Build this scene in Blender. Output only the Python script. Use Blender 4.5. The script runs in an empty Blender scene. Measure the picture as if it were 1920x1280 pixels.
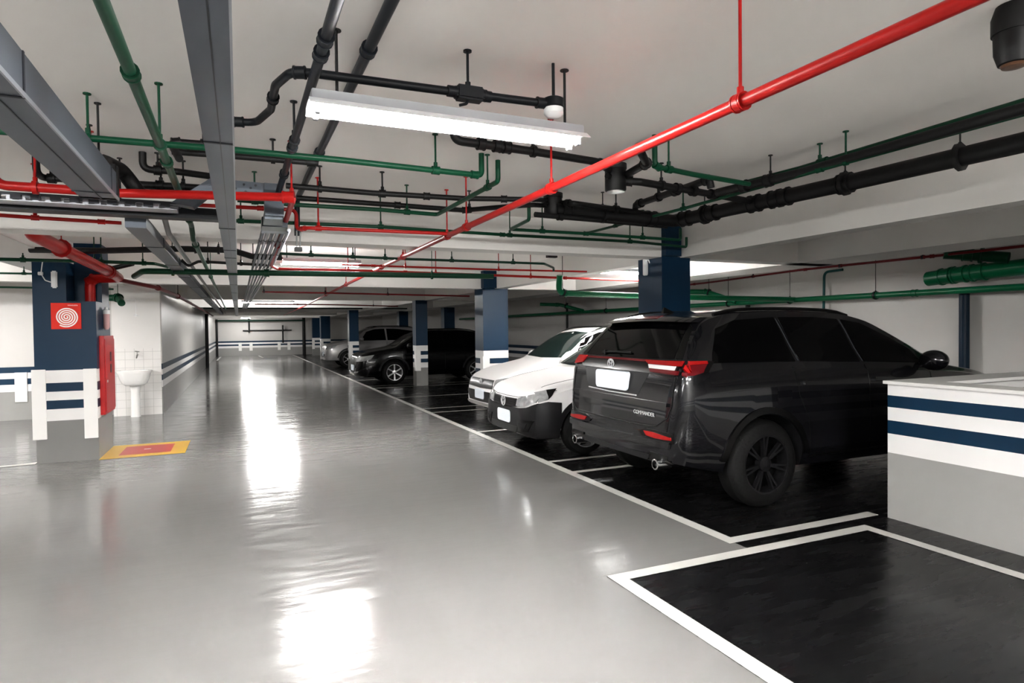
import bpy, bmesh, math
import numpy as np
from mathutils import Vector, Matrix
from mathutils.bvhtree import BVHTree

SC = bpy.context.scene
COL = SC.collection
PI = math.pi

# ---------------------------------------------------------------- camera
cam_d = bpy.data.cameras.new('camera')
cam = bpy.data.objects.new('camera', cam_d)
COL.objects.link(cam)
SC.camera = cam
_yaw, _pit, _rol = math.radians(23.65467), math.radians(1.18641), math.radians(-0.67808)
_f = Vector((math.sin(_yaw) * math.cos(_pit), math.cos(_yaw) * math.cos(_pit), -math.sin(_pit)))
_r = Vector((math.cos(_yaw), -math.sin(_yaw), 0))
_u = _r.cross(_f)
_r2 = _r * math.cos(_rol) + _u * math.sin(_rol)
_u2 = -_r * math.sin(_rol) + _u * math.cos(_rol)
cam.matrix_world = Matrix(((_r2.x, _u2.x, -_f.x, 0), (_r2.y, _u2.y, -_f.y, 0), (_r2.z, _u2.z, -_f.z, 1.55), (0, 0, 0, 1)))
cam_d.sensor_width = 36.0
cam_d.lens = 1169.746 / 1920 * 36.0
cam_d.clip_start = 0.05
cam_d.clip_end = 200

# ---------------------------------------------------------------- world, exposure
w = bpy.data.worlds.new('world'); SC.world = w; w.use_nodes = True
w.node_tree.nodes['Background'].inputs[0].default_value = (0.02, 0.022, 0.025, 1)
w.node_tree.nodes['Background'].inputs[1].default_value = 1.0
SC.view_settings.view_transform = 'Standard'
SC.view_settings.look = 'None'
SC.view_settings.gamma = 1.0
SC.view_settings.use_curve_mapping = False
SC.view_settings.exposure = 4.2
SC.cycles.max_bounces = 8
SC.cycles.diffuse_bounces = 5
SC.cycles.glossy_bounces = 4
SC.cycles.sample_clamp_indirect = 6.0
SC.cycles.use_denoising = True
TUBE = 34.0        # strength of the fluorescent tubes

# ---------------------------------------------------------------- materials
def nn(nt, t, **kw):
    n = nt.nodes.new(t)
    for k, v in kw.items(): setattr(n, k, v)
    return n

def mat(name, col, rough=0.5, metal=0.0, spec=0.18, coat=0.0, var=0.06, scale=4.0, rvar=0.0, emit=None, bump=0.0, trans=0.0):
    m = bpy.data.materials.new(name); m.use_nodes = True
    nt = m.node_tree; b = nt.nodes['Principled BSDF']
    b.inputs['Roughness'].default_value = rough
    b.inputs['Metallic'].default_value = metal
    b.inputs['Specular IOR Level'].default_value = spec
    b.inputs['Coat Weight'].default_value = coat
    b.inputs['Coat Roughness'].default_value = 0.04
    tc = nn(nt, 'ShaderNodeNewGeometry'); no = nn(nt, 'ShaderNodeTexNoise')
    no.inputs['Scale'].default_value = scale; no.inputs['Detail'].default_value = 4
    nt.links.new(tc.outputs['Position'], no.inputs['Vector'])
    mx = nn(nt, 'ShaderNodeMix', data_type='RGBA')
    mx.inputs[6].default_value = tuple(max(0, c * (1 - var)) for c in col) + (1,)
    mx.inputs[7].default_value = tuple(min(1, c * (1 + var)) for c in col) + (1,)
    nt.links.new(no.outputs['Fac'], mx.inputs[0]); nt.links.new(mx.outputs[2], b.inputs['Base Color'])
    if rvar:
        mr = nn(nt, 'ShaderNodeMapRange'); mr.inputs[3].default_value = max(0.02, rough - rvar); mr.inputs[4].default_value = rough + rvar
        mr.inputs[1].default_value = .3; mr.inputs[2].default_value = .7
        nt.links.new(no.outputs['Fac'], mr.inputs[0]); nt.links.new(mr.outputs[0], b.inputs['Roughness'])
    if bump:
        bp = nn(nt, 'ShaderNodeBump'); bp.inputs['Strength'].default_value = bump; bp.inputs['Distance'].default_value = .01
        nt.links.new(no.outputs['Fac'], bp.inputs['Height']); nt.links.new(bp.outputs[0], b.inputs['Normal'])
    if emit:
        b.inputs['Emission Color'].default_value = emit[:3] + (1,); b.inputs['Emission Strength'].default_value = emit[3]
    if trans: b.inputs['Transmission Weight'].default_value = trans
    return m

def banded(name, bands, above, rough=0.45, var=0.04, tile=False):
    """paint bands by height: bands = [(z_from_bottom_up, colour)...], each colour holds up to its z; above = colour over the last"""
    m = bpy.data.materials.new(name); m.use_nodes = True
    nt = m.node_tree; b = nt.nodes['Principled BSDF']; b.inputs['Roughness'].default_value = rough; b.inputs['Specular IOR Level'].default_value = .15
    g = nn(nt, 'ShaderNodeNewGeometry'); s = nn(nt, 'ShaderNodeSeparateXYZ'); nt.links.new(g.outputs['Position'], s.inputs[0])
    d = nn(nt, 'ShaderNodeMath', operation='DIVIDE'); nt.links.new(s.outputs[2], d.inputs[0]); d.inputs[1].default_value = 3.0
    r = nn(nt, 'ShaderNodeValToRGB'); r.color_ramp.interpolation = 'CONSTANT'
    el = r.color_ramp.elements
    el[0].position = 0; el[0].color = bands[0][1] + (1,)
    el[1].position = bands[0][0] / 3; el[1].color = (bands[1][1] if len(bands) > 1 else above) + (1,)
    for i in range(1, len(bands)):
        e = el.new(bands[i][0] / 3); e.color = (bands[i + 1][1] if i + 1 < len(bands) else above) + (1,)
    nt.links.new(d.outputs[0], r.inputs[0])
    no = nn(nt, 'ShaderNodeTexNoise'); no.inputs['Scale'].default_value = 2.0; no.inputs['Detail'].default_value = 5
    nt.links.new(g.outputs['Position'], no.inputs['Vector'])
    mr = nn(nt, 'ShaderNodeMapRange'); mr.inputs[3].default_value = 1 - var; mr.inputs[4].default_value = 1 + var
    nt.links.new(no.outputs['Fac'], mr.inputs[0])
    vm = nn(nt, 'ShaderNodeVectorMath', operation='SCALE'); nt.links.new(r.outputs[0], vm.inputs[0]); nt.links.new(mr.outputs[0], vm.inputs[3])
    out = vm.outputs[0]
    if tile:
        br = nn(nt, 'ShaderNodeTexBrick'); br.offset = 0; br.inputs['Scale'].default_value = 1
        br.inputs['Brick Width'].default_value = .15; br.inputs['Row Height'].default_value = .15; br.inputs['Mortar Size'].default_value = .0035
        br.inputs['Color1'].default_value = (.70, .685, .665, 1); br.inputs['Color2'].default_value = (.68, .665, .645, 1); br.inputs['Mortar'].default_value = (.48, .47, .455, 1)
        cb = nn(nt, 'ShaderNodeCombineXYZ'); nt.links.new(s.outputs[0], cb.inputs[0]); nt.links.new(s.outputs[2], cb.inputs[1]); nt.links.new(cb.outputs[0], br.inputs['Vector'])
        lt = nn(nt, 'ShaderNodeMath', operation='LESS_THAN'); nt.links.new(s.outputs[2], lt.inputs[0]); lt.inputs[1].default_value = 1.26
        mx = nn(nt, 'ShaderNodeMix', data_type='RGBA'); nt.links.new(lt.outputs[0], mx.inputs[0]); nt.links.new(out, mx.inputs[6]); nt.links.new(br.outputs['Color'], mx.inputs[7])
        out = mx.outputs[2]
        b.inputs['Roughness'].default_value = .25
    nt.links.new(out, b.inputs['Base Color'])
    return m

NAVY = (0.003, 0.020, 0.046); WHITE = (0.72, 0.71, 0.70); GREY = (0.27, 0.265, 0.255); WALL = (0.50, 0.485, 0.465)
WHITE2 = (0.84, 0.83, 0.82)
M = {}
M['ceiling'] = mat('ceiling_paint', (0.83, 0.80, 0.765), .85, var=.03, scale=1.5, bump=.05)
M['beam'] = mat('beam_paint', (0.68, 0.665, 0.64), .7, var=.03, scale=1.5)
M['wall'] = banded('wall_stripes', [(.51, GREY), (.64, WHITE), (.74, NAVY), (.85, WHITE), (.95, NAVY)], WALL, .4)
M['column'] = banded('column_stripes', [(.50, (.19, .187, .18)), (.64, WHITE), (.745, NAVY), (.85, WHITE), (.96, NAVY), (1.11, WHITE)], NAVY, .42)
M['lowwall'] = banded('parapet_stripes', [(.526, (.31, .305, .295)), (.675, WHITE2), (.774, NAVY), (.88, WHITE2), (.98, NAVY)], WHITE2, .4)
M['tile'] = banded('tile_wall', [(1.0, (.68, .665, .645))], (.68, .665, .645), .4, tile=True)
M['white'] = mat('white_paint', (0.78, 0.77, 0.75), .45, var=.03)
M['linepaint'] = mat('line_paint', (0.504, 0.495, 0.468), .35, var=.05)
M['yellow'] = mat('yellow_paint', (0.62, 0.36, 0.008), .3)
M['redpaint'] = mat('red_floor_paint', (0.45, 0.02, 0.015), .3)
M['red'] = mat('red_pipe_paint', (0.32, 0.006, 0.005), .35)
M['darkred'] = mat('dark_red_pipe_paint', (0.12, 0.005, 0.006), .45)
M['green'] = mat('green_pipe_paint', (0.001, 0.036, 0.0155), .38)
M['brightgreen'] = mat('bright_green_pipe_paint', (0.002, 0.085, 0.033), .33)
M['darkgreen'] = mat('dark_green_pipe_paint', (0.001, 0.02, 0.011), .5)
M['black'] = mat('black_pvc', (0.00175, 0.00175, 0.002), .5, spec=.3)
M['darkgrey'] = mat('dark_grey_pvc', (0.0048, 0.006, 0.0078), .45)
M['greypipe'] = mat('grey_steel_pipe', (0.01625, 0.0195, 0.0247), .4, metal=.3)
M['navy'] = mat('navy_pipe_paint', (0.003, 0.014, 0.03), .45)
M['teal'] = mat('teal_pipe_paint', (0.005, 0.06, 0.06), .4)
M['duct'] = mat('galvanised_duct', (0.085, 0.097, 0.117), .42, metal=.35, var=.12, scale=3)
M['duct_edge'] = mat('galvanised_edge', (0.30, 0.31, 0.34), .35, metal=.3)
M['joint'] = mat('dark_joint', (0.03, 0.033, 0.04), .6)
M['palepipe'] = mat('pale_grey_pipe', (0.22, 0.225, 0.22), .45)
M['fixture'] = mat('fixture_metal', (0.34, 0.35, 0.37), .35, metal=.2)
M['reflector'] = mat('fixture_white', (0.85, 0.86, 0.88), .3)
M['tube'] = mat('fluorescent_tube', (0.9, 0.9, 0.9), .4, emit=(1.0, 0.985, 0.96, TUBE))
M['sensor'] = mat('white_plastic', (0.72, 0.73, 0.73), .4)
M['ceramic'] = mat('white_ceramic', (0.84, 0.83, 0.81), .12, coat=.5, var=.01)
M['chrome'] = mat('chrome', (0.75, 0.75, 0.76), .12, metal=1)
M['steel'] = mat('brushed_steel', (0.45, 0.44, 0.43), .3, metal=1)
M['cab_red'] = mat('cabinet_red', (0.36, 0.008, 0.009), .35)
M['sign_red'] = mat('sign_red', (0.6, 0.016, 0.006), .5)
M['sign_white'] = mat('sign_white', (0.9, 0.82, 0.78), .4)
M['rose'] = mat('pale_rose_plastic', (0.5, 0.30, 0.30), .35)
M['copper'] = mat('brown_metal', (0.12, 0.06, 0.035), .3, metal=.6)
# cars
M['suv'] = mat('dark_grey_metallic', (0.006, 0.006, 0.0075), .24, metal=.5, coat=.7, var=.02)
M['blackcar'] = mat('black_car_paint', (0.0006, 0.0006, 0.0008), .2, spec=.12, coat=.12, var=.02)
M['whitecar'] = mat('white_car_paint', (0.74, 0.73, 0.725), .5, coat=.04, var=.01)
M['silvercar'] = mat('grey_silver_car_paint', (0.30, 0.29, 0.29), .38, metal=.4, coat=.6, var=.02)
M['glass'] = mat('tinted_car_glass', (0.0006, 0.0006, 0.0007), .06, spec=.12, var=.01)
M['greenglass'] = mat('greenish_windshield', (0.008, 0.020, 0.018), .06, spec=.5, var=.2)
M['tyre'] = mat('tyre_rubber', (0.0018, 0.0018, 0.0018), .7, bump=.3, scale=40)
M['plastic'] = mat('black_bumper_plastic', (0.0048, 0.0048, 0.0054), .5)
M['gloss'] = mat('gloss_black', (0.0012, 0.0012, 0.0012), .3, coat=.05)
M['rim_black'] = mat('black_alloy', (0.012, 0.012, 0.013), .2, metal=.5)
M['rim_silver'] = mat('silver_alloy', (0.62, 0.62, 0.63), .25, metal=.8)
M['lamp_red'] = mat('red_lamp_lens', (0.26, 0.004, 0.004), .2, coat=.2, var=.15, scale=30)
M['lamp_red_dark'] = mat('dark_red_lens', (0.09, 0.003, 0.005), .2, coat=.2)
M['lamp_clear'] = mat('clear_lamp_lens', (0.42, 0.43, 0.44), .1, metal=.5, coat=1.0, var=.5, scale=25)
M['lamp_white'] = mat('white_lamp_strip', (0.72, 0.70, 0.68), .2)
M['badge'] = mat('bright_badge', (0.55, 0.56, 0.57), .3, metal=.3)
M['plate'] = mat('plate_blank', (0.74, 0.79, 0.86), .4, var=.01)

def floor_mat(name, col, rough, streak):
    m = bpy.data.materials.new(name); m.use_nodes = True
    nt = m.node_tree; b = nt.nodes['Principled BSDF']
    g = nn(nt, 'ShaderNodeNewGeometry')
    n1 = nn(nt, 'ShaderNodeTexNoise'); n1.inputs['Scale'].default_value = .9; n1.inputs['Detail'].default_value = 6
    mp = nn(nt, 'ShaderNodeMapping'); mp.inputs['Scale'].default_value = (1.0, 5.0, 1.0)
    nt.links.new(g.outputs['Position'], mp.inputs[0])
    n2 = nn(nt, 'ShaderNodeTexNoise'); n2.inputs['Scale'].default_value = 2.2; n2.inputs['Detail'].default_value = 5
    nt.links.new(g.outputs['Position'], n1.inputs['Vector']); nt.links.new(mp.outputs[0], n2.inputs['Vector'])
    mx = nn(nt, 'ShaderNodeMix', data_type='RGBA')
    mx.inputs[6].default_value = tuple(c * .90 for c in col) + (1,); mx.inputs[7].default_value = tuple(c * 1.10 for c in col) + (1,)
    nt.links.new(n1.outputs['Fac'], mx.inputs[0]); nt.links.new(mx.outputs[2], b.inputs['Base Color'])
    mr = nn(nt, 'ShaderNodeMapRange'); mr.inputs[1].default_value = .35; mr.inputs[2].default_value = .65
    mr.inputs[3].default_value = rough - .06; mr.inputs[4].default_value = rough + .07
    nt.links.new(n2.outputs['Fac'], mr.inputs[0]); nt.links.new(mr.outputs[0], b.inputs['Roughness'])
    bp = nn(nt, 'ShaderNodeBump'); bp.inputs['Strength'].default_value = streak; bp.inputs['Distance'].default_value = .02
    nt.links.new(n2.outputs['Fac'], bp.inputs['Height']); nt.links.new(bp.outputs[0], b.inputs['Normal'])
    b.inputs['Specular IOR Level'].default_value = .18
    return m
M['floor'] = floor_mat('grey_epoxy_floor', (0.160, 0.1555, 0.150), .14, .12)
M['bay'] = floor_mat('black_epoxy_floor', (0.0042, 0.0042, 0.0045), .26, .03)

# ---------------------------------------------------------------- mesh helpers
def new_obj(name, verts, faces, m, parent=None, smooth=False, loc=None):
    me = bpy.data.meshes.new(name); me.from_pydata([tuple(v) for v in verts], [], faces); me.update()
    if smooth:
        for p in me.polygons: p.use_smooth = True
    o = bpy.data.objects.new(name, me); COL.objects.link(o)
    if m: me.materials.append(m)
    if parent: o.parent = parent
    if loc: o.location = loc
    return o

def tag(o, label=None, cat=None, group=None, kind=None):
    if label: o['label'] = label
    if cat: o['category'] = cat
    if group: o['group'] = group
    if kind: o['kind'] = kind
    return o

def empty(name, loc, label, cat, group=None, rz=0):
    o = bpy.data.objects.new(name, None); COL.objects.link(o); o.location = loc; o.rotation_euler[2] = rz
    return tag(o, label, cat, group)

class MB:
    def __init__(s): s.v = []; s.f = []
    def add(s, v, f):
        n = len(s.v); s.v += [tuple(a) for a in v]; s.f += [tuple(i + n for i in q) for q in f]
    def box(s, a, b, bev=0.0):
        bm = bmesh.new()
        r = bmesh.ops.create_cube(bm, size=1)
        for v in bm.verts:
            v.co = Vector(((a[0] + b[0]) / 2 + v.co.x * (b[0] - a[0]), (a[1] + b[1]) / 2 + v.co.y * (b[1] - a[1]), (a[2] + b[2]) / 2 + v.co.z * (b[2] - a[2])))
        if bev: bmesh.ops.bevel(bm, geom=bm.edges[:], offset=bev, segments=2, affect='EDGES')
        bm.verts.index_update(); s.add([v.co[:] for v in bm.verts], [[v.index for v in f.verts] for f in bm.faces]); bm.free()
    def tube(s, pts, r, n=12, cap=True, r2=None):
        pts = [Vector(p) for p in pts]
        t0 = (pts[1] - pts[0]).normalized()
        up = Vector((0, 0, 1)) if abs(t0.z) < .9 else Vector((1, 0, 0))
        nrm = (up - t0 * up.dot(t0)).normalized(); rings = []
        for i, p in enumerate(pts):
            if i == 0: t = t0
            elif i == len(pts) - 1: t = (pts[i] - pts[i - 1]).normalized()
            else: t = ((pts[i + 1] - p).normalized() + (p - pts[i - 1]).normalized()).normalized()
            nrm = (nrm - t * nrm.dot(t)).normalized(); bn = t.cross(nrm)
            rr = r if r2 is None else r + (r2 - r) * i / (len(pts) - 1)
            rings.append([p + (nrm * math.cos(2 * PI * k / n) + bn * math.sin(2 * PI * k / n)) * rr for k in range(n)])
        v = [q for ring in rings for q in ring]; f = []
        for i in range(len(rings) - 1):
            for k in range(n):
                f.append((i * n + k, i * n + (k + 1) % n, (i + 1) * n + (k + 1) % n, (i + 1) * n + k))
        if cap: f.append(tuple(range(n - 1, -1, -1))); f.append(tuple((len(rings) - 1) * n + k for k in range(n)))
        s.add(v, f)
    def lathe(s, prof, c, axis='z', n=24, loop=False):
        """prof = [(radius, height)] about the axis through c"""
        v = []; f = []
        for (r, h) in prof:
            for k in range(n):
                a = 2 * PI * k / n; x, y = r * math.cos(a), r * math.sin(a)
                p = {'z': (x, y, h), 'y': (x, h, -y), 'x': (h, x, y)}[axis]
                v.append((c[0] + p[0], c[1] + p[1], c[2] + p[2]))
        P = len(prof)
        for i in range(P if loop else P - 1):
            for k in range(n):
                j = (i + 1) % P; f.append((i * n + k, i * n + (k + 1) % n, j * n + (k + 1) % n, j * n + k))
        if not loop: f.append(tuple(range(n - 1, -1, -1))); f.append(tuple((P - 1) * n + k for k in range(n)))
        s.add(v, f)
    def build(s, name, m, parent=None, smooth=False, ang=None):
        o = new_obj(name, s.v, s.f, m, parent, smooth)
        bm = bmesh.new(); bm.from_mesh(o.data); bmesh.ops.recalc_face_normals(bm, faces=bm.faces[:]); bm.to_mesh(o.data); bm.free()
        if smooth: o.data.set_sharp_from_angle(angle=math.radians(ang or 40))
        return o

def box(name, a, b, m, parent=None, bev=0.0):
    mb = MB(); mb.box(a, b, bev); return mb.build(name, m, parent, smooth=bev > 0)

def fillet(pts, r, seg=6):
    pts = [Vector(p) for p in pts]; out = [pts[0]]
    for i in range(1, len(pts) - 1):
        a, b, c = pts[i - 1], pts[i], pts[i + 1]
        d1, d2 = (a - b), (c - b); l1, l2 = d1.length, d2.length
        if l1 < 1e-5 or l2 < 1e-5: continue
        d1.normalize(); d2.normalize(); ang = d1.angle(d2)
        if ang > math.radians(176): out.append(b); continue
        k = min(r / math.tan(ang / 2), l1 * .49, l2 * .49)
        p, q = b + d1 * k, b + d2 * k
        for j in range(seg + 1):
            t = j / seg; out.append(p * (1 - t) ** 2 + b * 2 * t * (1 - t) + q * t * t)
    out.append(pts[-1]); return out

CEIL = 2.70
# ---------------------------------------------------------------- the setting
def struct(o): o['kind'] = 'structure'; return o
def plane(name, x0, y0, x1, y1, z, m):
    return new_obj(name, [(x0, y0, z), (x1, y0, z), (x1, y1, z), (x0, y1, z)], [(0, 1, 2, 3)], m)
XL, XR, YB, YF = -9.0, 9.2, -6.0, 43.5
struct(box('floor', (XL, YB, -.2), (XR, YF, 0), M['floor']))
# black painted parking area (thin coat of paint over the slab)
struct(new_obj('floor_2', [(3.22, 3.30, .002), (XR, 3.30, .002), (XR, YF, .002), (3.22, YF, .002)], [(0, 1, 2, 3)], M['bay']))
struct(plane('floor_3', 2.07, -6.0, XR, 3.30, .002, M['bay']))
struct(box('ceiling', (XL, YB, CEIL), (XR, YF, CEIL + .2), M['ceiling']))
struct(box('wall_right', (XR, YB, 0), (XR + .2, 8.0, CEIL), mat('plain_wall_paint', (0.50, 0.485, 0.465), .5, var=.04, scale=1.5)))
struct(box('wall_right_2', (XR, 8.0, 0), (XR + .2, YF, CEIL), M['wall']))
struct(box('wall_back', (XL, YB - .2, 0), (XR, YB, CEIL), M['wall']))
struct(box('wall_far_left', (XL - .2, YB, 0), (XL, 14.2, CEIL), M['wall']))
struct(box('wall_end', (-1.6, YF, 0), (XR, YF + .2, CEIL), M['wall']))
struct(box('wall_side', (XL, 13.9, 0), (-2.15, 14.2, CEIL), M['wall']))
struct(box('wall_pier', (-2.15, 13.56, 0), (-1.36, 14.2, CEIL), M['tile']))
struct(box('wall_left', (-1.62, 13.60, 0), (-1.345, YF, CEIL), M['wall']))
for i, (y0, x1) in enumerate(((-0.9, 4.72), (5.88, 7.3), (11.65, 7.3), (16.75, 7.3), (22.3, 7.3), (27.9, 7.3), (33.5, 7.3), (39.0, 7.3))):
    if i == 0: continue
    struct(box('trim_%d' % (i), (XL if y0 < 13 else -1.345, y0, 2.35), (x1, y0 + .26, CEIL), M['beam']))
struct(box('trim_8', (4.72, YB, 2.35), (4.93, YF, CEIL), M['beam']))
struct(box('trim_9', (6.6, YB, 2.35), (7.3, YF, CEIL), M['beam']))
struct(box('trim_10', (-2.62, 6.14, 2.43), (-1.9, 13.9, CEIL), M['beam']))

# low parapet round the ramp opening
rt = empty('parapet', (4.73, 3.35, 0), 'low white parapet with two blue stripes beside the tall black car', 'parapet')
def part(o, root):
    o.parent = root; o.matrix_parent_inverse = Matrix.Translation(-root.location); return o
mb = MB(); mb.box((4.735, -3.0, 0), (4.885, 3.35, 1.075)); mb.box((4.885, 3.2, 0), (7.6, 3.35, 1.075)); part(mb.build('parapet_wall', M['lowwall']), rt)
mb = MB(); mb.box((4.705, -3.0, 1.075), (4.985, 3.37, 1.10)); mb.box((4.985, 3.05, 1.075), (7.6, 3.37, 1.10)); part(mb.build('coping', M['white']), rt)

# white painted lines
def line(x0, y0, x1, y1, label, z=.0045):
    o = new_obj('parking_line', [(x0, y0, z), (x1, y0, z), (x1, y1, z), (x0, y1, z)], [(0, 1, 2, 3)], M['linepaint'])
    return tag(o, label, 'painted line', 'white painted parking lines')
line(3.17, 3.42, 3.27, 43.0, 'long white line between the grey lane and the black parking bays')
line(3.27, 3.42, 4.73, 3.52, 'white bay line from the lane line to the low striped parapet')
L = [(2.07, -4), (2.07, 3.30), (4.40, 3.30), (4.40, -4)]
o = new_obj('parking_line', [(2.07, -4, .0045), (2.07, 3.30, .0045), (4.40, 3.30, .0045), (4.40, -4, .0045), (4.30, -4, .0045), (4.30, 3.20, .0045), (2.17, 3.20, .0045), (2.17, -4, .0045)],
            [(0, 1, 6, 7), (1, 2, 5, 6), (2, 3, 4, 5)], M['linepaint'])
tag(o, 'wide white outline of the empty black bay nearest the camera', 'painted line', 'white painted parking lines')
for (y, t) in ((5.84, 'white bay line beside the tall dark car, nearer of the pair'), (6.42, 'white bay line between the tall dark car and the white hatchback'), (8.78, 'white bay line between the two white cars'),
               (11.22, 'white bay line past the farther white car, nearer of the pair'), (11.84, 'white bay line past the farther white car, farther of the pair'), (14.08, 'white bay line crossing the empty bays before the slim column'),
               (16.7, 'white bay line just before the slim blue column'), (17.35, 'white bay line at the foot of the slim blue column'), (19.6, 'white bay line just beyond the black hatchback'), (22.0, 'white bay line before the distant blue column')):
    line(3.27, y - .04, 8.9, y + .04, t)
o = new_obj('parking_line', [(-8.5, 9.05, .004), (-2.25, 9.05, .004), (-2.25, 9.2, .004), (-2.45, 9.13, .004), (-8.5, 9.13, .004)], [(0, 1, 2, 3, 4)], M['linepaint'])
tag(o, 'white line on the grey floor ending at the hydrant pillar', 'painted line', 'white painted parking lines')
for (a, b, t) in (((-1.1, 43.0), (-1.15, 37.5), 'short white mark on the lane floor near the left end corner'), ((1.1, 43.2), (1.25, 39.5), 'short white mark on the lane floor below the end wall middle')):
    o = new_obj('parking_line', [(a[0], a[1], .004), (b[0], b[1], .004), (b[0] + .1, b[1], .004), (a[0] + .1, a[1], .004)], [(0, 1, 2, 3)], M['linepaint']); tag(o, t, 'painted line', 'white painted parking lines')
# fire marking on the floor
fm = empty('floor_marking', (-1.1, 9.55, 0), 'yellow-edged red square painted on the floor beside the hydrant pillar', 'floor marking')
def quad(name, x0, y0, x1, y1, z, m): return part(new_obj(name, [(x0, y0, z), (x1, y0, z), (x1, y1, z), (x0, y1, z)], [(0, 1, 2, 3)], m), fm)
quad('yellow_border', -1.6, 9.02, -.66, 10.02, .003, M['yellow'])
quad('red_square', -1.42, 9.2, -.84, 9.84, .0045, M['redpaint'])
quad('white_mark', -1.18, 9.52, -1.10, 9.57, .0058, M['white'])

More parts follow.
